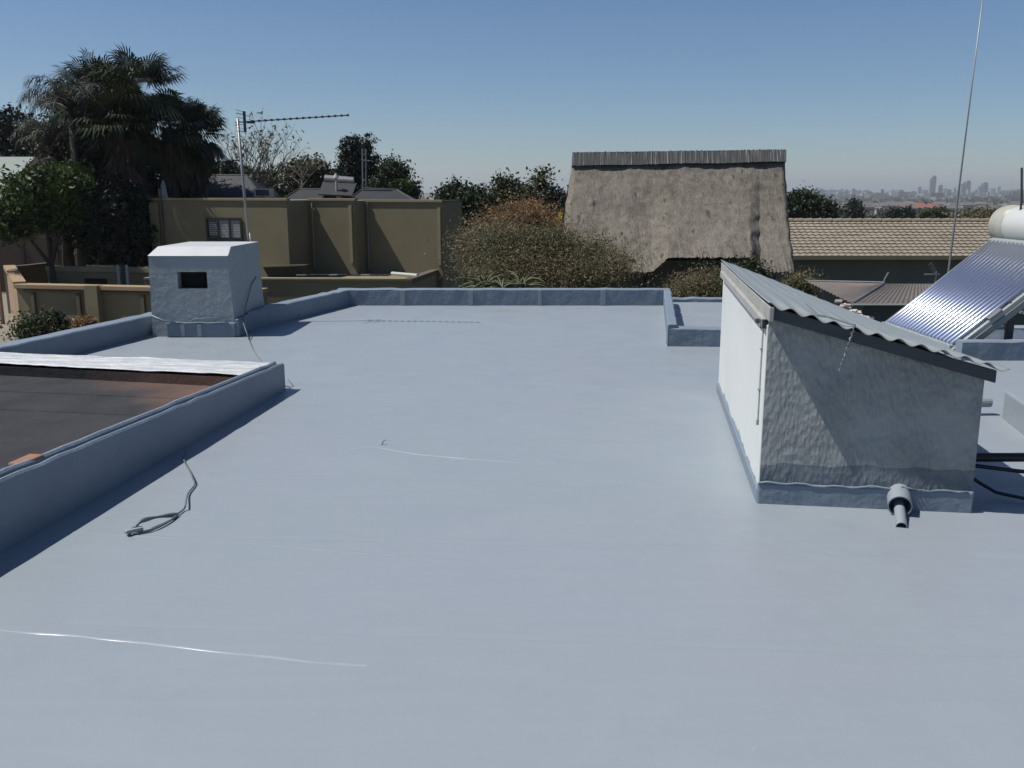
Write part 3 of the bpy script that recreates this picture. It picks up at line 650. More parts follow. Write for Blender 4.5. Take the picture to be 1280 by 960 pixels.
# ------------------------------------------------------------------ loop of painted cable on the deck
def smoothpts(ps, n=8):
    out = []
    for i in range(len(ps)-1):
        p0, p1, p2, p3 = ps[max(i-1,0)], ps[i], ps[i+1], ps[min(i+2,len(ps)-1)]
        for k in range(n):
            t_ = k/n; out.append(.5*((2*p1)+(p2-p0)*t_+(2*p0-5*p1+4*p2-p3)*t_*t_+(3*p1-p0-3*p2+p3)*t_**3))
    out.append(ps[-1]); return out
lp = empty('painted_rope_loop', G(200,650), 'grey painted cable with a looped end lying on the deck by the inner parapet', 'cable')
mb = MB(); ps = [G(232,564,.012), G(230,575,.012), G(238,590,.014), G(241,598,.03), G(243,606,.012), G(235,617,.014), G(232,630,.03), G(230,636,.012), G(222,642,.012)]
mb.tube(smoothpts(ps), .005, 7); mb.build('strand', M['gcable'], lp, smooth=True)
mb = MB(); ps = [G(222,643,.012), G(205,645,.03), G(188,648,.045), G(176,652,.055), G(168,660,.03), G(160,667,.012)]
mb.tube(smoothpts(ps), [.010+.003*math.sin(i*.4) for i in range(8*5+1)], 8)
ps = [G(165,664,.012), G(180,664,.012), G(195,660,.012), G(212,651,.012), G(222,643,.012)]
mb.tube(smoothpts(ps), .0065, 7); mb.build('loop', M['gcable'], lp, smooth=True)
mb = MB(); p = G(158,667,.012); mb.box(p+Vector((.03,.02,.012)), (.09,.035,.02), .7); mb.build('frayed_end', M['corr'], lp, bevel=.008)

# ------------------------------------------------------------------ rubble at the far corner of the hut roof
rr = random.Random(9); mb = MB()
for k in range(38):
    f = rr.random(); c = H(W_-.15+.26*f, L_-.02-.32*f+rr.uniform(-.12,.12), 0); c.z = roofz(W_-.15+.38*f, L_)+.015+.035*rr.random()*(1-f*.5)
    q = Matrix.Rotation(rr.uniform(0,3),3,'Z') @ Matrix.Rotation(rr.uniform(-.5,.5),3,'X')
    s_ = rr.uniform(.015,.045); mb.box(c, (s_*1.4, s_, s_*.5), rot=q)
tag(mb.build('mortar_rubble', M['chunk']), 'loose pale mortar and tile chips heaped at the far corner of the hut roof', 'rubble', kind='stuff')

# ------------------------------------------------------------------ neighbours right: brown hip roof building
hb = empty('lean_to_building', (7, 17, GZ), 'low outbuilding with brown corrugated hipped roof between the hut and the solar heater', 'outbuilding')
Y0 = 15.6
ap = P(1105,355,17.6); lc = P(1036,368,17.2); ec0 = P(1066,380,Y0); ec1 = P(1300,380,Y0); rc = P(1300,410,17.6)
ez = ec0.z; lc.z = ez; 
ap2 = Vector((ec1.x-1.6, ap.y, ap.z))
def ribs(p0, p1, q0, q1, n, nm):
    mb = MB()
    def fn(a, c):
        b0_, b1_ = p0.lerp(p1, a), q0.lerp(q1, a); q = b0_.lerp(b1_, c); return (q.x, q.y, q.z+.012*math.sin(a*n*2*math.pi))
    mb.grid(fn, n*6, 4); return mb.build(nm, M['brownsheet'], hb, smooth=True)
far0 = Vector((lc.x+.35, 19.6, ez)); 
ribs(ec0, Vector((ec1.x,ec0.y,ez)), ap, Vector((ec1.x,ap.y,ap.z)), 36, 'roof')
ribs(far0, ec0, ap-Vector((0.01,0,0)), ap, 14, 'roof')
mb = MB(); mb.prism([(ec0.x+.25,ec0.y+.2),(ec1.x,ec0.y+.2),(ec1.x,19.4),(far0.x+.25,19.4)], GZ-.05, ez-.03); mb.build('wall', M['shedwall'], hb)
mb = MB(); mb.tube([ec0+Vector((-.02,-.03,-.01)), Vector((ec1.x,ec0.y-.03,ez-.01))], .022, 6); mb.build('eave_trim', M['framelt'], hb)
mb = MB(); mb.tube([ap+Vector((0,0,.03)), far0+Vector((0,0,.02))], .02, 6); mb.tube([ap+Vector((0,0,.02)), ec0+Vector((0,0,.02))], .02, 6); mb.build('hip_trim', M['alu'], hb)
mb = MB(); a = ap+Vector((0,.05,0)); mb.tube([a, a+Vector((.03,0,.10)), a+Vector((.09,0,.22))], .015, 6); mb.tube([a+Vector((-.02,0,.0)), a+Vector((.03,0,.08)), a+Vector((.06,0,0))], .01, 6)
tag(mb.build('bent_vent_pipe', M['alu']), 'short bent pipe sticking up from the brown hipped roof peak', 'pipe')
sm = empty('small_antenna', P(1168,350,15.9), 'small grey antenna with a cross arm just left of the heater tubes', 'antenna')
mb = MB(); c = P(1170,343,15.9); mb.tube([c+Vector((0,0,-.35)), c+Vector((0,0,.05))], .016, 6); mb.build('mast', M['alu'], sm)
mb = MB(); mb.tube([c+Vector((-.20,0,0)), c+Vector((.06,0,0))], .014, 6); mb.tube([c+Vector((.0,0,.02)), c+Vector((-.12,0,.2))], .006, 5)
for k in range(5): q = c.lerp(c+Vector((-.12,0,.2)), .2+.18*k); mb.tube([q+Vector((-.05,-.03,-.02)), q+Vector((.05,.03,.02))], .004, 5)
mb.build('cross_arm', M['alu'], sm)

# ------------------------------------------------------------------ tiled roof building
tb = empty('tiled_roof_building', (16, 38, GZ), 'long building with sand coloured tiled roof beyond the thatched roof', 'building')
yr, ye = 40.0, 37.0; zr, ze = zat(277,yr), zat(321,ye); xa, xb = 9.5, 34.0
rows = 12; nt_ = int((xb-xa)/.26)
mb = MB(); vs = []; fs = []; nx = nt_*5
for r_ in range(rows):
    for (k, lift) in ((0, .035), (1, 0)):
        f = (r_+k)/rows; y = ye+(yr-ye)*f; z = ze+(zr-ze)*f
        for i in range(nx+1):
            a = i/nx*nt_; sc = .024*abs(math.sin(math.pi*a)); vs.append((xa+(xb-xa)*i/nx, y-(.02 if k == 0 else 0), z+sc+lift+.01*mnoise.noise(Vector((i*.05, r_, 0)))))
for r_ in range(rows):
    b0_ = r_*2*(nx+1)
    fs += [(b0_+i, b0_+i+1, b0_+nx+1+i+1, b0_+nx+1+i) for i in range(nx)]
    if r_: fs += [(b0_-(nx+1)+i, b0_-(nx+1)+i+1, b0_+i+1, b0_+i) for i in range(nx)]
mb.add(vs, fs); tr_ = mb.build('roof', M['tiles'], tb)
mb = MB(); mb.add([(xa,yr,zr),(xb,yr,zr),(xb,yr+3,ze),(xa,yr+3,ze)], [(0,1,2,3)]); mb.build('roof', M['tiles'], tb)
mb = MB()
for i in range(int((xb-xa)/.42)): x0 = xa+i*.42; mb.tube([(x0,yr,zr+.03),(x0+.40,yr,zr+.045)], [.09,.11], 8)
mb.build('ridge_tiles', M['tiles'], tb)
mb = MB(); mb.box(((xa+xb)/2, ye-.03, ze-.03), (xb-xa,.05,.16)); mb.build('gutter', M['coping'], tb)
mb = MB(); mb.box(((xa+xb)/2, ye+.6+2.5, (GZ+ze)/2), (xb-xa-.3, 5.0, ze-GZ-.02)); mb.build('wall', M['shedwall'], tb)

# ------------------------------------------------------------------ thatched building
thh = empty('thatched_house', (5.5, 27, GZ), 'steep grey thatched roof with pale ridge capping and an eyebrow cut in its eave', 'thatched building')
yR, yE = 28.0, 24.9
zR = zat(205, yR)
def edge_l(v): # left silhouette px by height fraction from ridge (0) to eave (1)
    return 716-8*min(1, v*2.2)
def thatch_pt(u, v, off=0):
    y = yR+(yE-yR)*v
    # eave height along u in photo pixels
    px0 = 715.5-9*min(1, v*2.2); px1 = 983+13*v
    px = px0+(px1-px0)*u
    ev = 340.0
    if 815 < px < 950: ev = 340-18*max(0, min(1, (px-815)/20.0, (952-px)/13.0))
    pr_ = 207-4.5*u
    py = pr_ + (ev-pr_)*v
    q = P(px, py, y); n = mnoise.noise(Vector((q.x*1.4, q.z*1.4, 2)))*.06 + mnoise.noise(Vector((q.x*5, q.z*5, 7)))*.03
    q.z += .03*mnoise.noise(Vector((q.x*6, 1, 1)))*v*v + .05*mnoise.noise(Vector((q.x*19, 4, 1)))*v**12; q.x += .035*mnoise.noise(Vector((q.z*4, u*3, 5)))
    edge = min(u, 1-u); rd = -.16*max(0, 1-edge/.025)**2
    return Vector((q.x, q.y - n - rd + off + .12*math.sin(math.pi*v), q.z))
NU, NV = 300, 110
mb = MB(); mb.grid(lambda u, v: thatch_pt(u, 1-v), NU, NV)
# underside / cut edge, the far slope and gable ends close the volume
thk = .32
fr = [thatch_pt(i/NU, 1) for i in range(NU+1)]
bk = [Vector((p.x, p.y+thk*.9, p.z+thk*.28)) for p in fr]
b0 = len(mb.v); mb.add(fr+bk, [(i, i+NU+1, i+NU+2, i+1) for i in range(NU)])
rg = [thatch_pt(i/NU, 0) for i in range(NU+1)]; fe = [Vector((p.x, 2*yR-yE, fr[i].z)) for i, p in enumerate(fr)]
mb.add(rg+fe, [(i, i+1, i+NU+2, i+NU+1) for i in range(NU)])
for u in (0, 1):
    col = [thatch_pt(u, k/20) for k in range(21)]; sd = .0
    inn = [Vector((p.x+(.02 if u == 0 else -.02), p.y+.42, p.z-.0)) for p in col]
    mb.add(col+inn, [((k, k+1, k+22, k+21) if u == 0 else (k+1, k, k+21, k+22)) for k in range(20)])
mb.build('thatch', M['thatch'], thh, smooth=True)
mb = MB()
def cap_pt(u, v):
    px = 715.5+(983-715.5)*u; q = P(px, 207-5*u - (16.5-1.5*u)*v, yR-.13*(1-v)-.02); return (q.x, q.y+.0, q.z+.012*mnoise.noise(Vector((u*60, v*2, 0)))+.05*v**6*mnoise.noise(Vector((u*140, 0, 0)))+.02*mnoise.noise(Vector((u*5, 0, 6))))
mb.grid(cap_pt, 420, 4)
e0, e1 = Vector(cap_pt(0,1)), Vector(cap_pt(1,1)); 
mb.add([e0, e1, Vector((e1.x, yR+.4, e1.z-.45)), Vector((e0.x, yR+.4, e0.z-.45))], [(0,1,2,3)])
mb.add([Vector(cap_pt(0,0)), e0, Vector((e0.x, yR+.4, e0.z-.45))], [(0,1,2)]); mb.add([Vector(cap_pt(1,0)), e1, Vector((e1.x, yR+.4, e1.z-.45))], [(2,1,0)])
mb.build('ridge_cap', M['ridge'], thh)
tx0, tx1 = fr[0].x, fr[-1].x
mb = MB(); mb.prism([(tx0+.4,26.3),(tx1-.5,26.3),(tx1-.5,29.6),(tx0+.4,29.6)], GZ-.05, -.2); mb.build('wall', M['shedwall'], thh)
mb = MB(); mb.box(((tx0+tx1)/2,28,.45),(tx1-tx0-1.0,.3,2.2)); mb.build('gable_core', M['shedwall'], thh)
for k in range(4):
    mb = MB(); x = tx0+.5+k*(tx1-tx0-1)/3; mb.tube([(x,25.4,GZ-.05),(x,25.4,-.30)], .09, 10); mb.build('pole', M['bark'], thh)

# ------------------------------------------------------------------ olive flat roofed house (left, middle distance)
oh = empty('olive_house', (-9, 38, GZ), 'olive plastered flat roofed house with stepped bays behind the chimney', 'house')
tilt = R(-13); ox = Vector((math.cos(tilt), math.sin(tilt), 0)); oy = Vector((-ox.y, ox.x, 0))
def hit(px, base, dirv):
    """u along dirv from base where the vertical plane meets the sight line of column px"""
    r_ = ray(px, 248); # solve base + u*dir = s*r
    a11, a12, a21, a22 = dirv.x, -r_.x, dirv.y, -r_.y; det = a11*a22-a12*a21
    return (-base.x*a22 + base.y*a12)/det if False else ((-base.x+CAM.x)*a22 - (-base.y+CAM.y)*a12)/det
B1 = P(187,248,37.5); u1 = hit(358, B1, ox); C1 = B1+ox*u1
v1 = hit(385, C1, oy); C2 = C1+oy*v1; u2 = hit(443, C2, ox); C3 = C2+ox*u2; v2 = hit(456, C3, oy); C4 = C3+oy*v2
u3 = hit(552, C4, ox); C5 = C4+ox*u3; v3 = min(9, hit(577, C5, oy)); C6 = C5+oy*v3
ZT = 1.38
foot = [B1, C1, C2, C3, C4, C5, C6, B1+oy*12+ox*(-0.0)]
mb = MB()
def rect(a, b_, dy, z1, z0=GZ-.05):
    return [tuple(a[:2]), tuple(b_[:2]), tuple((b_+oy*dy)[:2]), tuple((a+oy*dy)[:2])]
mb.prism(rect(B1, C1, v1+4, 0), GZ-.05, ZT); mb.build('wall', M['olive'], oh)
mb = MB(); mb.prism(rect(C2+ox*.003, C3, v2+3, 0), GZ-.05, ZT-.02); mb.build('wall', M['olive'], oh)
mb = MB(); mb.prism(rect(C4+ox*.003, C5, v3, 0), GZ-.05, ZT-.08); mb.build('wall', M['olive'], oh)
def coping(a, b_, z, inset=.0):
    mb = MB(); mb.bar(a+Vector((0,0,z-a.z+.04))-oy*.02+oy*.12, b_+Vector((0,0,z-b_.z+.04))-oy*.02+oy*.12, .30, .10); mb.build('coping', M['coping'], oh, bevel=.01)
coping(B1-ox*.03, C1+ox*.03, ZT); coping(C2, C3+ox*.03, ZT-.02); coping(C4, C5+ox*.03, ZT-.08)
mb = MB(); mb.bar(C5+Vector((-.1,0,ZT-.08-C5.z+.03)), C6+Vector((-.1,0,ZT-.08-C6.z+.03)), .26, .07); mb.build('coping', M['olive_dk'], oh)
# parapet posts / downpipes and base ledge
for px_, base, zz in ((438,C2,ZT),(549,C4,ZT-.1)):
    u = hit(px_, base, ox); p = base+ox*u; mb = MB(); mb.box((p.x-oy.x*.05, p.y-oy.y*.05, zz-1.35), (.12,.10,2.3), tilt); mb.build('downpipe', M['coping'], oh)
u = hit(390, C2, ox); p = C2+ox*u; mb = MB(); mb.tube([(p.x,p.y-.06,ZT-.1),(p.x,p.y-.06,-1.4)], .035, 8); mb.build('downpipe', M['coping'], oh)
u = hit(459, C4, ox); p = C4+ox*u; mb = MB(); mb.tube([(p.x,p.y-.06,ZT-.1),(p.x,p.y-.06,-1.5)], .035, 8); mb.build('downpipe', M['alu'], oh)
mb = MB(); a = B1+ox*.5; mb.tube([(a.x,a.y-.10,ZT+.45),(a.x,a.y-.10,-.9)], .05, 8); mb.build('downpipe', M['olive_dk'], oh)
mb = MB(); a = B1+ox*.55; mb.tube([(a.x-.02,a.y+.3,ZT+.05),(a.x-.02,a.y+.3,ZT+.50)], [.16,.10], 12); mb.tube([(a.x-.02,a.y+.3,ZT+.50),(a.x-.02,a.y+.3,ZT+.78)], [.13,.03], 12); mb.build('vent_cowl', M['alu'], oh)
for z in (.95,.78):
    mb = MB(); a = B1-ox*.03; mb.bar(a+Vector((0,-.04,z-a.z)), a+ox*.42+Vector((0,-.04,z-a.z)), .06, .05); mb.build('moulding', M['coping'], oh)
mb = MB(); mb.bar(B1+ox*.01-oy*.05+Vector((0,0,(ZT+GZ)/2-B1.z)), B1+ox*.42-oy*.05+Vector((0,0,(ZT+GZ)/2-B1.z)), .10, ZT-GZ-.2); mb.build('pilaster', M['olive'], oh)
# window
wa, wb = hit(257,B1,ox), hit(300,B1,ox); pw0, pw1 = B1+ox*wa, B1+ox*wb; zw1 = P(280,272,38).z; zw0 = P(280,310,38).z
win = MB(); cw = (pw0+pw1)/2; cw.z = (zw0+zw1)/2; ww = (pw1-pw0).length; hw = zw1-zw0
win.box(cw-oy*.012, (ww, .02, hw), tilt); wo = win.build('window', M['glass'], oh)
mb = MB()
for i in range(4): p = pw0.lerp(pw1, i/3); p.z = cw.z; mb.box(p-oy*.045, (.07,.05,hw), tilt)
for f in (0,.32,.35,1): p = cw.copy(); p.z = zw0+hw*f; mb.box(p-oy*.046, (ww+.07,.046,.07), tilt)
mb.build('frame', M['frame_dk'], wo)
mb = MB()
for i in range(11):
    p = pw0.lerp(pw1, .66); p.z = zw0+hw*(.42+.05*i); mb.box(p-oy*.03, (ww*.60,.012,.042), tilt)
for i in range(7):
    p = pw0.lerp(pw1, .18); p.z = zw0+hw*(.5+.06*i); mb.box(p-oy*.03, (ww*.24,.012,.03), tilt)
p = pw0.lerp(pw1, .5); p.z = zw0+hw*.15; mb.box(p-oy*.028, (ww*.9,.01,hw*.26), tilt)
mb.build('blind', M['blind'], wo)
# upper slate roof hips rising behind the parapet
def hip(name, pxs, Y, dy, mat, parent):
    """pxs: list of photo px outline (left eave, left ridge, right ridge, right eave)"""
    a, b_, c, d = [P(*p, Y+(0 if i in (0,3) else dy)) for i, p in enumerate(pxs)]
    a.z = d.z = min(a.z, d.z)-.3
    a2 = Vector((a.x, Y+2*dy, a.z)); d2_ = Vector((d.x, Y+2*dy, d.z))
    mb = MB(); mb.add([a,b_,c,d,a2,d2_], [(0,3,2,1),(4,1,2,5),(0,1,4),(3,5,2)]); mb.build(name, M[mat], parent)
    mb = MB(); 
    for s_, e_ in ((a,b_),(b_,c),(c,d)): mb.tube([s_,e_], .045, 6)
    mb.build('ridge_trim', M['dkmetal'], parent)
hip('roof', [(228,248),(262,219),(308,219),(336,246)], 41, 2.2, 'slate', oh)
hip('roof', [(345,246),(374,236),(426,237),(446,246)], 41.5, 1.4, 'slate', oh)
hip('roof', [(424,247),(455,235),(496,237),(530,250)], 43.8, 1.6, 'slate', oh)
mb = MB(); p = P(330,241,40.5); mb.box(p, (.75,.5,.35)); q = mb.build('roof_hatch', M['blind'], oh)
mb = MB(); mb.box(p-Vector((0,.26,-.01)), (.55,.02,.24)); mb.build('pane', M['frame_dk'], q)
# lower flat roof in front of the olive house
lw = empty('low_annex', (-7, 36, GZ), 'low olive annex with flat roof and tan coping in front of the stepped bays', 'annex')
A0, A1, A2 = G(180,347,-1.42), G(515,348,-1.42), G(555,334,-1.42)
mb = MB(); pl_ = [tuple(A0[:2]), tuple(A1[:2]), tuple(A2[:2]), (A0.x-1.2, A2.y+.3)]; mb.prism(pl_, GZ-.05, -1.62); mb.build('wall', M['olive'], lw)
for a, b_, nm in ((A0,A1,'parapet'),(A1,A2,'parapet')):
    d_ = (b_-a).normalized(); mb = MB(); s_ = perp(d_); mb.prism([tuple(a[:2]), tuple(b_[:2]), tuple((b_+s_*.25)[:2]), tuple((a+s_*.25)[:2])], -1.615, -1.50); mb.build(nm, M['olive' if a is A0 else 'olive_dk'], lw)
    mb = MB(); mb.bar(a+s_*.12+Vector((0,0,-.04)), b_+s_*.12+Vector((0,0,-.04)), .32, .08); mb.build('coping', M['coping' if a is A0 else 'olive_dk'], lw, bevel=.01)
mb = MB(); a = P(490,337,36.5); b_ = P(522,343,35.2); a.z=-1.45; b_.z=-1.42; mb.tube([a,b_], .07, 8); tag(mb.build('white_pipe', M['whitetank']), 'white pipe lying on the low annex roof below the olive bays', 'pipe')
rr = random.Random(5)
for k in range(9):
    a = P(378+k*13, 345, 34.75); a.z = -1.36; mb = MB(); mb.box(a, (rr.uniform(.3,.5),.3,.045), rr.uniform(-.05,.05)); tag(mb.build('loose_tile', M['slate' if k%3 else 'alu']), 'loose flat roof tile lying on the annex parapet', 'tile', 'loose tiles lying along the annex parapet')
sk = empty('roof_skip', P(360,338,35.2), 'dark tilted planter box on the annex roof beside the olive wall corner', 'planter')
mb = MB(); c = P(358,340,35.3); mb.add([Vector((c.x-.55,c.y-.3,-1.6)),Vector((c.x+.55,c.y-.3,-1.6)),Vector((c.x+.55,c.y+.3,-1.6)),Vector((c.x-.55,c.y+.3,-1.6)),Vector((c.x-.75,c.y-.5,-1.08)),Vector((c.x+.80,c.y-.5,-1.02)),Vector((c.x+.80,c.y+.5,-1.02)),Vector((c.x-.75,c.y+.5,-1.08))],
       [(3,2,1,0),(0,1,5,4),(1,2,6,5),(2,3,7,6),(3,0,4,7),(4,5,6,7)]); mb.build('box', M['slate'], sk)
mb = MB(); mb.bar(Vector((c.x-.78,c.y-.52,-1.05)), Vector((c.x+.82,c.y-.52,-.99)), .06,.05); mb.build('rim', M['coping'], sk)

# left low garage with dark opening
gr = empty('garage', (-16, 38, GZ), 'low tan garage with dark opening at the far left of the olive house', 'garage')
g0, g1 = G(58,333,-1.2), G(192,335,-1.2)
mb = MB(); mb.prism([tuple(g0[:2]), tuple(g1[:2]), (g1.x+.5, g1.y+4.5), (g0.x+.6, g0.y+4.5)], GZ-.05, -1.35); mb.build('wall', M['olive'], gr)
d_ = (g1-g0).normalized(); s_ = perp(d_)
mb = MB(); mb.bar(g0+s_*.12+Vector((0,0,-.09)), g1+s_*.12+Vector((0,0,-.09)), .4, .2); mb.build('coping', M['coping'], gr, bevel=.02)
mb = MB(); a, b_ = P(75,347,g0.y-.02), P(135,347,g0.y-.3); mb.bar(Vector((a.x,g0.y-.02,-2.3)), Vector((b_.x,g0.lerp(g1,.57).y-.02,-2.3)), .03, 1.3); mb.build('opening', M['black'], gr)
mb = MB(); mb.prism([(g0.x+1.0,g0.y+4.4),(g1.x+.5,g1.y+4.4),(g1.x+.5,g1.y+4.6),(g0.x+1.0,g0.y+4.6)], -1.5, -.95); mb.build('back_parapet', M['alu'], gr)
sp_ = empty('roof_ladder', P(152,345,g0.y-.6), 'white and dark upright frame leaning on the garage coping', 'frame')
for k, (px_, mt) in enumerate(((147,'blind'),(153,'cable'),(158,'blind'))):
    mb = MB(); a = P(px_,331,g1.y-.4); b_ = P(px_+2,362,g1.y-.7); mb.bar(a, b_+Vector((0,0,-1)), .09 if k != 1 else .16, .05); mb.build('upright', M[mt], sp_)

# boundary wall with copings, panels and end pier
bw = empty('boundary_wall', (-14, 33, GZ), 'olive boundary wall with tan coping and recessed panels along the driveway', 'wall')
w0, w1 = G(22,357-6,-1.95), G(212,362,-1.95)
w0 = P(20,355,33.4); w0.z = 0; w1 = P(330,365,31.6); w1.z = 0
zc = zat(356, 33.2)
d_ = (w1-w0).normalized(); s_ = perp(d_)
mb = MB(); mb.prism([tuple(w0[:2]), tuple(w1[:2]), tuple((w1+s_*.25)[:2]), tuple((w0+s_*.25)[:2])], GZ-.05, zc-.12); mb.build('panel_wall', M['olive'], bw)
mb = MB(); mb.bar(w0+s_*.1+Vector((0,0,zc-.06)), w1+s_*.1+Vector((0,0,zc-.06)), .5, .16); mb.build('coping', M['tanwall'], bw, bevel=.02)
mb = MB(); mb.bar(w0-s_*.06+Vector((.3,0,zc-.22)), w1-s_*.06+Vector((0,0,zc-.22)), .14, .07); mb.build('moulding', M['olive_dk'], bw)
for px_ in (33,98,110,188):
    p = P(px_,370,32.9); f = (p-w0).dot(d_); p = w0+d_*f; mb = MB(); mb.box((p.x,p.y-.05,(zc-.25+GZ)/2), (.14,.12,zc-.3-GZ), math.atan2(d_.y,d_.x)); mb.build('pilaster', M['olive_dk'], bw)
p = w0+d_*((P(122,370,32.9)-w0).dot(d_)); mb = MB(); mb.box((p.x,p.y-.12,(zc-.05+GZ)/2), (.5,.4,zc+.12-GZ), math.atan2(d_.y,d_.x)); mb.build('pier', M['olive'], bw)
# end return, going back left
w2 = P(4,304,37.5); w2.z = 0; d3 = (w2-w0).normalized()
s3 = perp(d3)
mb = MB(); mb.prism([tuple(w0[:2]), tuple(w2[:2]), tuple((w2-s3*.25)[:2]), tuple((w0-s3*.25)[:2])], GZ-.05, zc-.05); mb.build('return_wall', M['pier'], bw)
mb = MB(); mb.bar(w0-s3*.12+Vector((0,0,zc+.02)), w2-s3*.12+Vector((0,0,zc+.3)), .42, .14); mb.build('coping', M['tanwall'], bw)
w3 = P(60,300,40); w3.z = 0; mb = MB(); mb.bar(w2+Vector((0,0,(zc+.3+GZ)/2)), w3+Vector((0,0,(zc+.3+GZ)/2)), .25, zc+.3-GZ); mb.build('back_wall', M['olive_dk'], bw)
gt = empty('metal_gate', P(2,370,34.5), 'rusty red metal gate at the left edge beside the wall pier', 'gate')
mb = MB(); gx = P(2,370,34.5).x
for k in range(9): mb.tube([(gx-.12-k*.16,34.5-.02*k,GZ),(gx-.12-k*.16,34.5-.02*k,-1.3)], .022, 6)
mb.build('bars', M['fascia_white'], gt)
mb = MB(); mb.bar((gx,34.5,(GZ-1.25)/2),(gx-.07,34.5,(GZ-1.25)/2), .07, 1.95); mb.bar((gx,34.5,-1.3),(gx-1.5,34.3,-1.3), .05,.05); mb.bar((gx,34.5,-3.05),(gx-1.5,34.3,-3.05), .05,.05); mb.build('gate_frame', M['terracotta'], gt)

# left house with pale roof, brown pink wall
lh = empty('pale_roof_house', (-28, 48, GZ), 'house at far left with pale green metal roof and shaded brown wall', 'house')
a, b_, c, d = P(-90,196,52), P(44,196,52), P(4,237,47), P(-120,250,47)
mb = MB(); mb.add([a,b_,c,d], [(3,2,1,0)]); r0 = mb.build('roof', M['paleroof'], lh); so = r0.modifiers.new('s','SOLIDIFY'); so.thickness=.1
bx_ = P(60,215,52).x
mb = MB(); mb.add([b_+Vector((.05,0,-.06)), Vector((c.x+.05,47.1,c.z)), Vector((c.x+.05,47.1,GZ)), Vector((b_.x+5.5,57,GZ)), Vector((b_.x+3.5,57,c.z))], [(0,1,2,3,4)]); mb.build('gable', M['pinkwall'], lh)
mb = MB(); mb.add([b_+Vector((.06,0,0)), Vector((b_.x+3.5,57,c.z)), Vector((a.x,57,c.z)), a], [(0,1,2,3)]); mb.build('roof', M['slate'], lh)
mb = MB(); x0_, x1_ = P(-140,300,46).x, P(112,300,46).x; mb.prism([(x0_,46),(x1_,46),(x1_,50),(x0_,50)], GZ-.05, P(0,284,46).z); wl = mb.build('wall', M['pinkwall'], lh)
for px0, px1 in ((24,33),(67,75)):
    a = P(px0,308,45.97); b_ = P(px1,340,45.97); mb = MB(); mb.box(((a.x+b_.x)/2,45.97,(a.z+b_.z)/2), (b_.x-a.x,.05,a.z-b_.z)); mb.build('window', M['glass'], lh)
mb = MB(); p = P(2,238,46.5); mb.tube([p, p+Vector((-.7,0,-.3))], .08, 8); mb.build('gutter', M['blind'], lh)

# far roof solar geyser and antennas behind the olive house
fg = empty('roof_geyser', P(425,236,43), 'white horizontal water tank on the roof in front of the dark conifer', 'water tank')
mb = MB(); mb.tube([P(406,224,43), P(442,227,43)], .20, 16); mb.build('tank', M['alu'], fg, smooth=False)
mb = MB(); mb.add([P(404,228,42.9), P(446,230,42.9), P(440,246,41.9), P(398,244,41.9)], [(0,1,2,3),(3,2,1,0)][:1]); pn = mb.build('panel', M['slate'], fg); so = pn.modifiers.new('s','SOLIDIFY'); so.thickness = .06
mb = MB(); mb.tube([P(420,240,42.5), P(424,247,42)], .12, 8); mb.build('pipe', M['blind'], fg)
mb = MB(); a = P(421,247,42.2); mb.tube([a, P(420,216,42.2)], .06, 8); mb.tube([P(420,222,42.2), P(420,217,42.2)], [.14,.05], 10); tag(mb.build('roof_flue', M['blind']), 'slim white flue with cowl just left of the rooftop tank', 'flue')
an = empty('far_antenna', P(256,222,41.5), 'thin far antenna with a low horizontal boom between the palms and the leaning pole', 'antenna')
mb = MB(); mb.tube([P(257,223,41.5), P(255,180,41.5)], .035, 6); mb.build('mast', M['alu'], an)
mb = MB(); a, b_ = P(258,204,41.5), P(300,200,41.5); mb.tube([a,b_], .025, 6)
for k in range(7): q = a.lerp(b_, .25+.1*k); mb.tube([q+Vector((0,-.3,0)), q+Vector((0,.3,.0))], .02, 5)
mb.box(a.lerp(b_,.65)+Vector((0,0,-.08)), (.25,.1,.18)); mb.tube([P(255,183,41.5), P(264,183,41.5)], .02, 5); mb.build('boom', M['dkmetal'], an)
an = empty('twin_pole_antenna', P(456,236,45), 'pair of slim upright poles in front of the dark conifer', 'antenna')
for px_, pt in ((453,186),(457,186)):
    mb = MB(); mb.tube([P(px_+.5,238,45.2), P(px_,pt,45.2)], .04, 6); mb.build('pole', M['alu'], an)
mb = MB(); mb.tube([P(452,200,45.2), P(462,201,45.2)], .04, 6); mb.build('cross_arm', M['alu'], an)

# ------------------------------------------------------------------ vegetation
def leaves(rs, lobes, n, size, clump=.35, shell=.55, nq=4, aspect=.55, per=28, droop=0):
    """lobes (cx,cy,cz,rx,ry,rz); leaf quads grouped in twig clumps near each lobe's outer zone"""
    vol = np.array([l[3]*l[5] for l in lobes]); pr_ = vol/vol.sum(); nc = max(1, n//per)
    L = np.array(lobes)[rs.choice(len(lobes), nc, p=pr_)]
    d = rs.normal(size=(nc,3)); d /= np.linalg.norm(d, axis=1)[:,None]
    rad = shell+(1.06-shell)*rs.random((nc,1))**.6
    C_ = L[:,:3]+d*rad*L[:,3:6]
    cs = clump*(.5+rs.random((nc,1)))
    C_ = np.repeat(C_, per, 0); CS = np.repeat(cs, per, 0)
    pos = C_ + rs.normal(size=C_.shape)*CS*np.array([1,1,.7])*.6
    m_ = len(pos)
    a = rs.normal(size=(m_,3)); a[:,2] -= droop; a /= np.linalg.norm(a,axis=1)[:,None]
    b_ = rs.normal(size=(m_,3)); b_ -= (b_*a).sum(1)[:,None]*a; b_ /= np.linalg.norm(b_,axis=1)[:,None]
    s_ = size*(.6+.8*rs.random((m_,1)))
    V = np.stack([pos-a*s_*.5, pos+b_*s_*aspect*.5, pos+a*s_*.5, pos-b_*s_*aspect*.5], 1)
    return V
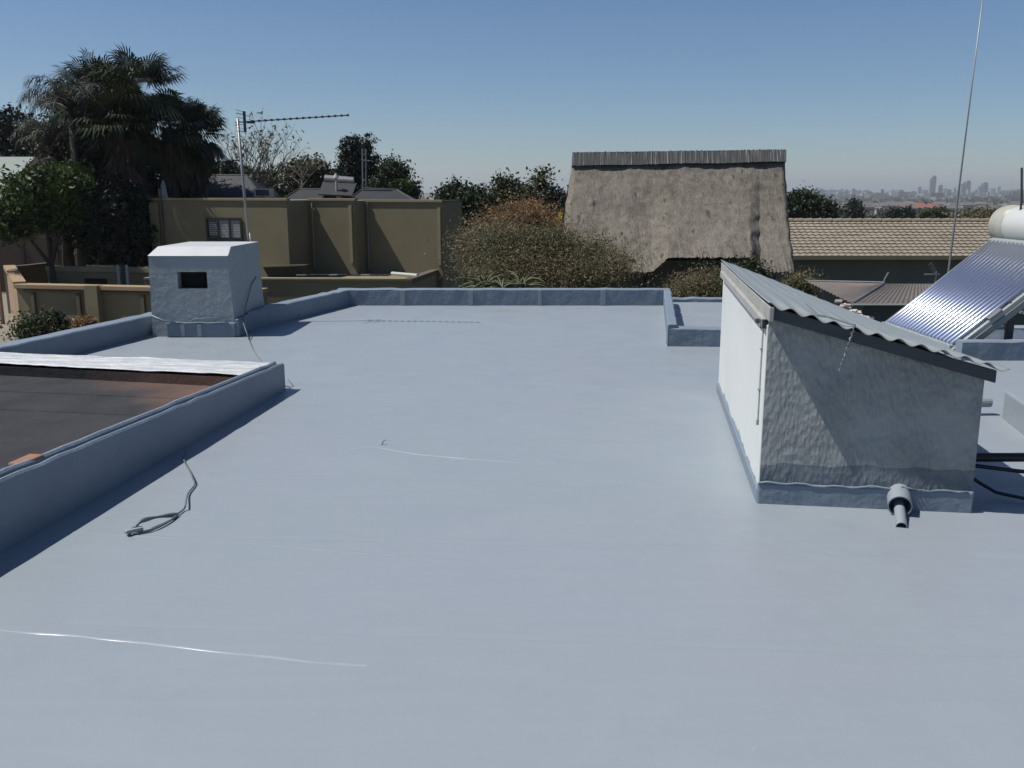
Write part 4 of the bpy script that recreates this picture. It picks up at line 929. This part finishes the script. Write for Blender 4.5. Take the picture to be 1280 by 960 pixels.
def lobe(px, py, Y, rx, ry, rd=None, dy=0):
    k = Y/FPX; c = P(px, py, Y+dy); return (c.x, c.y, c.z, rx*k, (rd or rx)*k*.8, ry*k)
def tree(name, label, cat, lobes, mat, n, size, base, seed, group=None, trunk=.18, clump=.35, shell=.5, bark='bark', limbs=7, aspect=.55, per=28):
    rs = np.random.RandomState(seed); rn = random.Random(seed)
    root = empty(name, base, label, cat, group)
    V = leaves(rs, lobes, n, size, clump, shell, aspect=aspect, per=per)
    quads_obj('crown', V, M[mat], root, base, 4)
    mb = MB(); cz = sum(l[2] for l in lobes)/len(lobes); top = Vector((sum(l[0] for l in lobes)/len(lobes), sum(l[1] for l in lobes)/len(lobes), cz))
    bs = Vector(base); fork = bs.lerp(top, .45)+Vector((rn.uniform(-.2,.2),rn.uniform(-.2,.2),0))
    mb.tube([bs-Vector((0,0,.1)), bs.lerp(fork,.5)+Vector((rn.uniform(-.1,.1),0,0)), fork], [trunk, trunk*.8, trunk*.6], 8)
    for k in range(limbs):
        l = lobes[rn.randrange(len(lobes))]; e = Vector((l[0]+rn.uniform(-.7,.7)*l[3], l[1]+rn.uniform(-.6,.6)*l[4], l[2]+rn.uniform(-.2,.8)*l[5]))
        mid = fork.lerp(e,.5)+Vector((rn.uniform(-.2,.2),rn.uniform(-.2,.2),rn.uniform(0,.3)))
        mb.tube([fork, mid, e], [trunk*.45, trunk*.28, trunk*.08], 6)
        for j in range(3):
            e2 = mid.lerp(e, .4+.2*j)+Vector((rn.uniform(-1,1)*l[3]*.5, rn.uniform(-1,1)*l[4]*.5, rn.uniform(.1,.8)*l[5]*.5)); mb.tube([mid.lerp(e,.3+.2*j), e2], [trunk*.15, trunk*.04], 5)
    mb.build('trunk', M[bark], root, smooth=True)
    return root
def gbase(px, Y, dy=0): c = P(px, 300, Y+dy); return Vector((c.x, c.y, terr(c.x, c.y)))

# fan palms
def fan_palm(label, top, seed, nf=34, R_=1.5, base=None, skirt=True):
    rn = random.Random(seed); root = empty('fan_palm', base, label, 'palm tree', 'palms beside the pale roof house')
    polys = []; dead = []
    for k in range(nf):
        az = rn.uniform(0, 2*math.pi); el = rn.uniform(-.75, 1.35); live = True
        hd = Vector((math.cos(az)*math.cos(el), math.sin(az)*math.cos(el), math.sin(el)))
        pet = R_*rn.uniform(.55,.85); hub = top + hd*pet + Vector((0,0,-.12*pet))
        side = hd.cross(Vector((0,0,1))); side = side.normalized() if side.length > .01 else Vector((1,0,0)); upv = side.cross(hd)
        polys.append([top, top+side*.03, hub+side*.02, hub])
        nl_ = 26; Lr = R_*rn.uniform(.65,.9)
        for i in range(nl_):
            th = (i/(nl_-1)-.5)*R(250); dr = hd*math.cos(th)+side*math.sin(th); L = Lr*(.72+.28*math.cos(th))*rn.uniform(.9,1.08)
            mid = hub+dr*L*.6+upv*.04*abs(th); tip = hub+dr*L*.97-Vector((0,0,1))*L*rn.uniform(.15,.42); wv = (side*math.cos(th)-hd*math.sin(th))*.035
            polys.append([hub, mid+wv, tip, mid-wv])
    if skirt:
        for k in range(70):
            az = rn.uniform(0, 2*math.pi); r0 = rn.uniform(.15,.55); z0 = rn.uniform(-2.4,-.3)
            hd = Vector((math.cos(az), math.sin(az), 0)); a = top+Vector((0,0,z0*.8))+hd*r0*.3
            for i in range(9):
                dd = (hd*rn.uniform(.2,.7)+Vector((rn.uniform(-.4,.4),rn.uniform(-.4,.4),-1.2))).normalized(); L = rn.uniform(.5,1.1); wv = Vector((rn.uniform(-1,1),rn.uniform(-1,1),0)).normalized()*.03
                s0 = a+hd*r0*.6; dead.append([a, s0+wv, s0+dd*L, s0-wv])
    quads_obj('crown', np.array([[tuple(v) for v in q] for q in polys]), M['frond'], root, base, 4)
    if dead: quads_obj('dead_frond_skirt', np.array([[tuple(v) for v in q] for q in dead]), M['frond_dead'], root, base, 4)
    mb = MB(); n = 10; bs = Vector(base); mb.tube([bs.lerp(top, i/n)+Vector((.08*math.sin(i*.5),0,0)) for i in range(n+1)], [.34-.012*i+.03*(i%2) for i in range(n+1)], 12); mb.build('trunk', M['palmtrunk'], root, smooth=True)
PY = 40.0
for k, (px_, py_, dy, r_, lab) in enumerate([
    (125,112,0,1.6,'tallest fan palm, its crown at the centre of the palm cluster'),
    (100,142,1.2,1.4,'fan palm half hidden at the left of the tallest fan palm'),
    (172,104,-1,1.6,'fan palm with round crown at the upper right of the palm cluster'),
    (150,145,-2.2,1.5,'fan palm whose lower crown hangs in the middle of the palm cluster'),
    (212,152,-.5,1.4,'fan palm with drooping dark crown right of the tallest ones'),
    (246,158,1,1.15,'small fan palm with drooping fronds at the right end of the palm cluster')]):
    tp = P(px_, py_+8, PY+dy); fan_palm(lab, tp, 20+k, 46, r_, gbase(px_+(4 if k else 0), PY+dy))
# feathery queen palm
def queen_palm(label, top, base, seed, nf=20, L0=2.7):
    rn = random.Random(seed); root = empty('feather_palm', base, label, 'palm tree', 'palms beside the pale roof house'); polys = []
    for k in range(nf):
        az = 2*math.pi*k*.381966*1.0+rn.uniform(-.2,.2); el = rn.uniform(.25,1.35); L = L0*rn.uniform(.8,1.05)
        p = Vector(top); hz = Vector((math.cos(az), math.sin(az), 0)); ang = el; n = 26
        for i in range(n):
            d_ = hz*math.cos(ang)+Vector((0,0,math.sin(ang))); q = p+d_*L/n; side = Vector((-hz.y,hz.x,0))
            polys.append([p+side*.015, q+side*.012, q-side*.012, p-side*.015])
            ll = L0*.26*math.sin(math.pi*(.12+.86*i/n))**.7
            for s_ in (-1,1):
                for m_ in range(2):
                    dd = (side*s_*rn.uniform(.5,1)+d_*.45+Vector((0,0,rn.uniform(-1.1,.25)))).normalized(); e = p+dd*ll*rn.uniform(.8,1.1)+Vector((0,0,-.12)); md = p+dd*ll*.5; wv = d_*.02
                    polys.append([p, md+wv, e, md-wv])
            p = q; ang -= (2.3+ .5*rn.random())/n*(.35+1.3*i/n)
    quads_obj('crown', np.array([[tuple(v) for v in q] for q in polys]), M['frond_grey'], root, base, 4)
    mb = MB(); bs = Vector(base); mb.tube([bs, bs.lerp(top,.5)+Vector((.1,0,0)), top], [.20,.16,.12], 10); mb.build('trunk', M['bark'], root, smooth=True)
queen_palm('feathery grey green palm with arching fronds at the upper left of the cluster', P(88,130,38), gbase(95,38), 3)
queen_palm('lower feathery palm leaning out at the left side of the palm cluster', P(66,178,39.5), gbase(80,39.5), 5, 14, 2.0)
# dark understory below palms
tree('broadleaf_tree', 'dense dark tree filling the shade between the palm trunks', 'tree', [lobe(150,215,41,70,45), lobe(215,215,42,45,40), lobe(110,240,40,50,50), lobe(145,255,37.3,36,36), lobe(120,285,37.3,40,24), lobe(165,290,37.3,22,34), lobe(180,270,41,60,40), lobe(130,290,41,60,30)], 'leaf_black', 24000, .22, gbase(170,41), 31, 'trees around the neighbours')
tree('broadleaf_tree', 'dry brown fringed tree hanging under the left palm fronds', 'tree', [lobe(85,190,40,38,28), lobe(70,170,41,24,22)], 'frond_dead', 3200, .16, gbase(85,40), 37, 'trees around the neighbours')
tree('broadleaf_tree', 'dark tree on the skyline at the far left edge', 'tree', [lobe(20,165,60,26,26), lobe(38,185,60,22,22), lobe(-15,170,60,25,30), lobe(20,205,60,40,22)], 'leaf_black', 9000, .26, gbase(20,60), 32, 'trees around the neighbours', per=20, clump=.5)
tree('broadleaf_tree', 'bright green leafy tree in front of the pale roof at the left', 'tree', [lobe(30,255,36,34,34), lobe(65,228,36,34,20), lobe(90,222,36.5,20,14), lobe(10,280,36,30,20), lobe(70,262,36.5,34,24)], 'leaf_bright', 11000, .24, gbase(60,36), 33, 'trees around the neighbours', aspect=.35)
tree('shrub', 'light green bush beside the garage behind its coping', 'shrub', [lobe(128,312,43,18,12), lobe(145,318,43,14,9), lobe(112,318,43,12,8)], 'leaf_bright', 3500, .18, gbase(128,43), 34, 'garden shrubs', trunk=.06)
tree('shrub', 'sprawling shrub at the foot of the boundary wall nearest the driveway', 'shrub', [lobe(45,408,31.5,18,12), lobe(58,412,31.2,16,12), lobe(38,415,31,12,9)], 'leaf_mid', 3500, .13, gbase(48,31.5), 35, 'garden shrubs', trunk=.05)
tree('shrub', 'round clipped dark bush in front of the boundary wall', 'shrub', [lobe(71,404,31.6,11,11)], 'leaf_black', 2600, .10, gbase(71,31.6), 36, 'garden shrubs', trunk=.05, clump=.12)
tree('shrub', 'reddish brown low bush in front of the boundary wall pier', 'shrub', [lobe(106,403,31.6,10,7)], 'leaf_rust', 1600, .10, gbase(106,31.6), 38, 'garden shrubs', trunk=.04, clump=.12)
# bare tree
def bare_tree(base, top_h, spread, seed, label):
    rn = random.Random(seed); root = empty('bare_tree', base, label, 'tree', 'trees around the neighbours'); mb = MB(); tips = []
    def br(p, d, L, r, lev):
        n = 3; q = p
        pts = [p]
        for i in range(n):
            d = (d+Vector((rn.uniform(-.2,.2), rn.uniform(-.2,.2), rn.uniform(-.02,.14)))).normalized(); q = q+d*L/n; pts.append(q)
        mb.tube(pts, [r, r*.85, r*.72, r*.6], 5 if lev > 1 else 8, cap=False)
        if lev >= 7 or (lev == 6 and rn.random() < .3): tips.append(q); return
        for k in range(rn.choice([2,3,3]) if lev < 5 else 2):
            a = rn.uniform(0, 2*math.pi); s_ = Vector((math.cos(a), math.sin(a), 0)); br(q, (d+s_*rn.uniform(.4,.75)*spread).normalized(), L*rn.uniform(.68,.88), r*.62, lev+1)
    br(Vector(base), Vector((0,0,1)), top_h*.26, .16, 0)
    mb.build('trunk', M['twig'], root, smooth=False)
    rs = np.random.RandomState(seed); T_ = np.array([tuple(t_) for t_ in tips]); T_ = np.repeat(T_, 1, 0)+rs.normal(size=(len(T_),3))*.12
    a = rs.normal(size=T_.shape)*.055; b_ = rs.normal(size=T_.shape)*.04
    quads_obj('sparse_leaves', np.stack([T_-a, T_+b_, T_+a, T_-b_], 1), M['leaf_olive'], root, base, 4)
bare_tree(gbase(358,48), 8.6, 1.0, 4, 'nearly leafless tree with fine twigs behind the antenna boom')
tree('broadleaf_tree', 'olive green rounded tree right of the leafless one', 'tree', [lobe(385,222,50,30,22), lobe(400,230,50,20,20), lobe(350,230,51,40,18)], 'leaf_mid', 9000, .18, gbase(388,50), 41, 'trees around the neighbours')
tree('broadleaf_tree', 'low dark tree behind the slate roof left of the antenna pole', 'tree', [lobe(280,222,52,28,16), lobe(250,225,52,30,22), lobe(310,228,53,26,14)], 'leaf_dark', 8000, .2, gbase(275,52), 42, 'trees around the neighbours')
# cedar: tiered flat pads
cl = []
rr = random.Random(12)
for k in range(12):
    f = k/11; py_ = 170+f*72; wd = 5+11*f
    cl.append(lobe(452+wd*.8+rr.uniform(0,8), py_, 55, wd, 2.4, dy=rr.uniform(-.5,.5)))
    cl.append(lobe(446-3*f, py_+3, 55.2, 5+7*f, 3.2))
cl += [lobe(434,192,55,9,20), lobe(437,215,55,15,28), lobe(456,212,55,9,34), lobe(468,225,55,12,16), lobe(470,236,55,24,10)]
tree('cedar_tree', 'tall dark conifer with tiered branches on the skyline', 'tree', cl, 'leaf_black', 30000, .12, gbase(452,55), 43, 'trees around the neighbours', clump=.17, trunk=.3)
tree('broadleaf_tree', 'dark rounded tree just right of the tall conifer', 'tree', [lobe(492,218,54,17,18), lobe(500,235,54,20,14), lobe(480,235,54,16,16), lobe(512,243,54,10,8)], 'leaf_dark', 9000, .18, gbase(494,54), 44, 'trees around the neighbours')
tree('shrub', 'small bright green treetop above the olive parapet', 'shrub', [lobe(502,234,49,9,8)], 'leaf_bright', 1200, .14, gbase(502,49), 45, 'garden shrubs', trunk=.06, clump=.2)
# centre trees
tree('broadleaf_tree', 'dark green tree directly right of the olive house', 'tree', [lobe(570,252,44,20,20), lobe(595,262,44,24,24), lobe(590,290,43,20,40), lobe(572,290,43,12,50)], 'leaf_dark', 14000, .19, gbase(585,44), 51, 'trees around the neighbours')
tree('broadleaf_tree', 'green tree with two ragged tops behind the rusty bush', 'tree', [lobe(640,243,46,26,14), lobe(632,230,46,10,7), lobe(678,222,46,10,9), lobe(672,238,46,12,12), lobe(660,262,46,45,20), lobe(610,262,46,20,14)], 'leaf_mid', 12000, .17, gbase(650,46), 52, 'trees around the neighbours')
tree('broadleaf_tree', 'very dark tree wedged against the left end of the thatch', 'tree', [lobe(694,262,38,16,22), lobe(700,285,38,18,30)], 'leaf_black', 8000, .17, gbase(697,38), 53, 'trees around the neighbours')
tree('shrub', 'small patch of yellow foliage touching the left thatch edge', 'shrub', [lobe(704,279,33,4.5,12)], 'leaf_yellow', 700, .12, gbase(704,33), 54, 'garden shrubs', trunk=.04, clump=.12)
tree('shrub', 'tall rusty brown bush above the hedge', 'shrub', [lobe(652,272,27,24,20), lobe(668,266,27,14,12), lobe(628,282,27,22,18), lobe(604,298,27,20,16), lobe(676,290,27,26,24), lobe(640,300,27,46,20)], 'leaf_rust', 20000, .085, gbase(645,27), 55, 'garden shrubs', clump=.48, shell=.1, aspect=.28, per=14, bark='twig', limbs=16)
tree('shrub', 'wide olive brown hedge shrub left of the thatched roof', 'shrub', [lobe(597,312,23,20,24), lobe(625,305,22.5,26,26), lobe(660,312,22.5,26,26), lobe(695,306,22.5,22,20), lobe(722,318,22.5,22,22), lobe(745,312,22.5,14,12), lobe(772,330,22.5,15,18), lobe(640,335,22,62,26), lobe(735,338,22,46,22)], 'leaf_olive', 46000, .075, gbase(690,22.5), 56, 'garden shrubs', clump=.42, shell=.1, aspect=.28, per=16, bark='twig', limbs=70, trunk=.08)
tree('shrub', 'yellow green bush under the thatch eyebrow', 'shrub', [lobe(868,360,21,24,11), lobe(886,350,21,11,11), lobe(860,366,21,26,9), lobe(892,364,21,20,10)], 'leaf_olive', 9000, .07, gbase(868,21), 58, 'garden shrubs', clump=.36, shell=.1, aspect=.3, per=16, bark='twig', limbs=14)
tree('shrub', 'small green bush below the right corner of the thatch eave', 'shrub', [lobe(938,338,22.5,12,12), lobe(945,350,22.5,14,12)], 'leaf_mid', 4000, .07, gbase(940,22.5), 59, 'garden shrubs', clump=.22, bark='twig')
tree('shrub', 'faint bush against the shaded wall right of the thatch', 'shrub', [lobe(1000,356,24,16,12)], 'leaf_olive', 3000, .07, gbase(1000,24), 60, 'garden shrubs', clump=.25, bark='twig')
# aloes
def aloe(px_, py_, Y, s_, seed, label):
    rn = random.Random(seed); c = P(px_, py_, Y); base = Vector((c.x, c.y, GZ)); root = empty('aloe', base, label, 'aloe', 'aloes behind the far parapet'); mb = MB()
    for k in range(22):
        az = rn.uniform(0, 2*math.pi); hz = Vector((math.cos(az), math.sin(az), 0)); ang = rn.uniform(.3,1.3); p = Vector(c); pts = [p.copy()]; L = s_*rn.uniform(.7,1.2)
        for i in range(6): p = p+(hz*math.cos(ang)+Vector((0,0,math.sin(ang))))*L/6; pts.append(p.copy()); ang -= rn.uniform(.2,.42)
        mb.tube(pts, [.028,.028,.024,.02,.015,.01,.004], 5)
    mb.build('leaves', M['aloe'], root, smooth=True)
    mb = MB(); mb.tube([base, Vector(c)], [.12,.09], 8); mb.build('stem', M['bark'], root)
aloe(605,362,18.5,.75,1,'left aloe with arching pale leaves behind the far parapet'); aloe(652,362,18.5,.75,2,'right aloe with arching pale leaves behind the far parapet'); aloe(628,366,18,.6,3,'low aloe between the two larger ones behind the far parapet')
# trees behind tiled roof right
tree('broadleaf_tree', 'dark tree cluster rising behind the tiled roof next to the thatch', 'tree', [lobe(1003,255,75,16,15), lobe(1020,262,75,18,14), lobe(1000,272,75,20,12), lobe(1035,268,75,12,12), lobe(975,262,75,25,16)], 'leaf_dark', 12000, .26, gbase(1010,75), 61, 'trees around the neighbours', clump=.5)
tree('cypress_tree', 'dark pointed tree left of centre beyond the tiled roof', 'tree', [lobe(1067,268,160,7,10), lobe(1068,258,160,4,6)], 'leaf_black', 4000, .5, gbase(1067,160), 62, 'far garden trees', clump=.8)
tree('cypress_tree', 'left one of two dark trees side by side beyond the tiled roof', 'tree', [lobe(1118,272,150,5,8)], 'leaf_black', 2500, .45, gbase(1118,150), 63, 'far garden trees', clump=.7)
tree('cypress_tree', 'right one of two dark trees side by side beyond the tiled roof', 'tree', [lobe(1131,271,150,7,9)], 'leaf_black', 3000, .45, gbase(1131,150), 64, 'far garden trees', clump=.7)
tree('broadleaf_tree', 'olive green tree behind the tiled roof left of the leaning mast', 'tree', [lobe(1172,273,130,12,9), lobe(1162,270,130,7,6)], 'leaf_mid', 4000, .4, gbase(1168,130), 65, 'far garden trees', clump=.7)
tree('broadleaf_tree', 'brownish tree behind the tiled roof right of the leaning mast', 'tree', [lobe(1215,273,120,20,8), lobe(1240,270,120,14,8)], 'leaf_olive', 5000, .35, gbase(1222,120), 66, 'far garden trees', clump=.7)

# far woodland (uncountable) ---------------------------------------------------
rs = np.random.RandomState(77)
chunks = []
def wood(n, d0, d1, k0, k1, nleaf, hs, lsz):
    d = d0+(d1-d0)*rs.random(n)**.8; kx = k0+(k1-k0)*rs.random(n)
    y = d/np.sqrt(1+kx*kx); x = y*kx
    for i in range(n):
        z = terr(x[i], y[i]); h = hs*(.6+.8*rs.random()); r_ = h*.55
        dd = rs.normal(size=(nleaf,3)); dd /= np.linalg.norm(dd,axis=1)[:,None]; c = np.array([x[i],y[i],z+h*.5])+dd*np.array([r_,r_,h*.5])*(.6+.4*rs.random((nleaf,1)))
        s_ = lsz*h; a = rs.normal(size=(nleaf,3)); a /= np.linalg.norm(a,axis=1)[:,None]; b_ = rs.normal(size=(nleaf,3)); b_ -= (a*b_).sum(1)[:,None]*a; b_ /= np.linalg.norm(b_,axis=1)[:,None]
        chunks.append(np.stack([c-a*s_, c-b_*s_, c+a*s_, c+b_*s_],1))
wood(150, 260, 600, .25, .68, 150, 4.6, .08)
wood(380, 550, 1200, .22, .68, 60, 5.5, .12)
wood(2200, 1100, 2600, .2, .7, 26, 8, .2)
wood(3400, 2400, 5200, .2, .7, 10, 10, .4)
wood(500, 250, 700, -.75, .25, 60, 6, .12)
wood(1200, 500, 4000, -.75, .25, 12, 9, .35)
tag(quads_obj('far_woodland', np.concatenate(chunks), M['leaf_far'], None, Vector((0,0,GZ)), 4), 'scattered woodland covering the far slopes towards the skyline', 'woodland', kind='stuff')

# far houses
rn = random.Random(21)
def far_house(x, y, w_, d_, h_, rz, wm, rm, label, group):
    z = terr(x, y); base = Vector((x, y, z)); root = empty('far_house', base, label, 'house', group)
    mb = MB(); mb.box((x,y,z+h_/2-.2), (w_,d_,h_), rz); mb.build('wall', wm, root)
    Mz = Matrix.Rotation(rz, 3, 'Z'); vs = [base+Mz@Vector(v) for v in ((-w_*.54,-d_*.56,h_-.3),(w_*.54,-d_*.56,h_-.3),(w_*.54,d_*.56,h_-.3),(-w_*.54,d_*.56,h_-.3),(-w_*.35,0,h_+d_*.28),(w_*.35,0,h_+d_*.28))]
    mb = MB(); mb.add(vs, [(0,1,5,4),(1,2,5),(2,3,4,5),(3,0,4)]); mb.build('roof', rm, root)
for k in range(30):
    px_ = rn.uniform(1105,1165); Y = rn.uniform(800,1250); x = (px_-640)/FPX*Y
    far_house(x, Y, rn.uniform(9,15), rn.uniform(7,9), rn.uniform(5,7.5), rn.uniform(-.4,.4), M['creamwall'], M['redroof'], 'one of the tiny red roofed houses clustered on the hillside below the skyline', 'far red roofed houses')
for k in range(100):
    px_ = rn.choice([rn.uniform(1030,1130), rn.uniform(1160,1290)]); Y = rn.uniform(700,1600); x = (px_-640)/FPX*Y
    far_house(x, Y, rn.uniform(10,18), rn.uniform(7,10), rn.uniform(5,9), rn.uniform(-.5,.5), rn.choice([CM[3], M['creamwall'], CM[0]]), M['greyroof'], 'one of the tiny pale grey roofed houses spread among the far trees', 'far pale houses')
# far city blocks
for k in range(190):
    px_ = rn.uniform(990,1300); Y = rn.uniform(2600,5300); x = (px_-640)/FPX*Y; w_ = rn.uniform(15,55); h_ = rn.choice([8,10,12,15,18,24])*rn.uniform(.8,1.2)
    mb = MB(); z = terr(x,Y); mb.box((x,Y,z+h_/2-1), (w_,rn.uniform(20,50),h_), rn.uniform(-.3,.3))
    if rn.random() < .4: mb.box((x+w_*.2,Y,z+h_+2), (w_*.3,12,8))
    if k % 7 == 0:
        hh_ = rn.uniform(18,38); mb = MB(); mb.box((x,Y,z+hh_/2-1), (rn.uniform(8,20),12,hh_), rn.uniform(-.3,.3))
    tag(mb.build('city_block', rn.choice(CM[:5])), 'one of the tiny hazy low blocks along the city skyline', 'building', 'far city blocks')
for px_, wpx, top_, bot, ci, lab in [(1167.5,4.5,221,242,5,'tallest dark slab tower on the hazy skyline'), (1163.5,3,224,242,3,'pale narrow tower clinging to the left side of the tallest skyline tower'),
    (1176,3.5,232,243,5,'short dark tower just right of the tallest skyline tower'), (1149,4,234,245,3,'white stubby tower left of the tallest skyline tower'),
    (1203.5,4,230,243,1,'grey tower immediately right of the leaning mast on the skyline'), (1209.5,6,227,243,2,'stepped grey tower pair second from the leaning mast'),
    (1231,6,229,243,2,'slanted topped grey tower near the water tank on the skyline'), (1226,5,233,243,1,'lower tower beside the slanted topped one'),
    (1015,10,237,247,3,'pale flat topped building on the skyline near the thatch'), (1021,3,235,247,5,'dark narrow tower beside the pale flat topped building'),
    (1067,3,236,246,2,'small isolated tower in the middle of the skyline'), (1115,10,240,248,2,'wide grey block on the skyline left of the white stubby tower')]:
    Y = 4300.0; a = P(px_,top_,Y); b_ = P(px_,bot,Y); w_ = wpx*Y/FPX; z0 = min(b_.z, terr(a.x,Y))-5; H_ = a.z-z0
    mb = MB(); mb.box((a.x,Y,z0+H_/2), (w_,w_*.9,H_), .15)
    mb.box((a.x+w_*.15,Y,a.z+H_*.03), (w_*.5,w_*.5,H_*.07), .15)
    if wpx > 5: mb.box((a.x-w_*.45,Y+3,z0+H_*.40), (w_*.6,w_*.6,H_*.8), .15)
    tag(mb.build('skyline_tower', CM[ci]), lab, 'tower', 'skyline towers')

# ------------------------------------------------------------------ haze
m = bpy.data.materials.new('haze_air'); m.use_nodes = True; t = m.node_tree; t.nodes.remove(t.nodes['Principled BSDF'])
pv = N(t, 'ShaderNodeVolumePrincipled'); pv.inputs['Color'].default_value = (.88,.91,.95,1); pv.inputs['Density'].default_value = 1.7e-4; pv.inputs['Anisotropy'].default_value = .3
t.links.new(pv.outputs[0], t.nodes['Material Output'].inputs['Volume'])
mb = MB(); mb.box((0,0,25), (25000,25000,150)); tag(mb.build('haze', m, origin=Vector((0,0,-50))), 'thin pale air between the roofs and the far city', 'haze', kind='stuff')
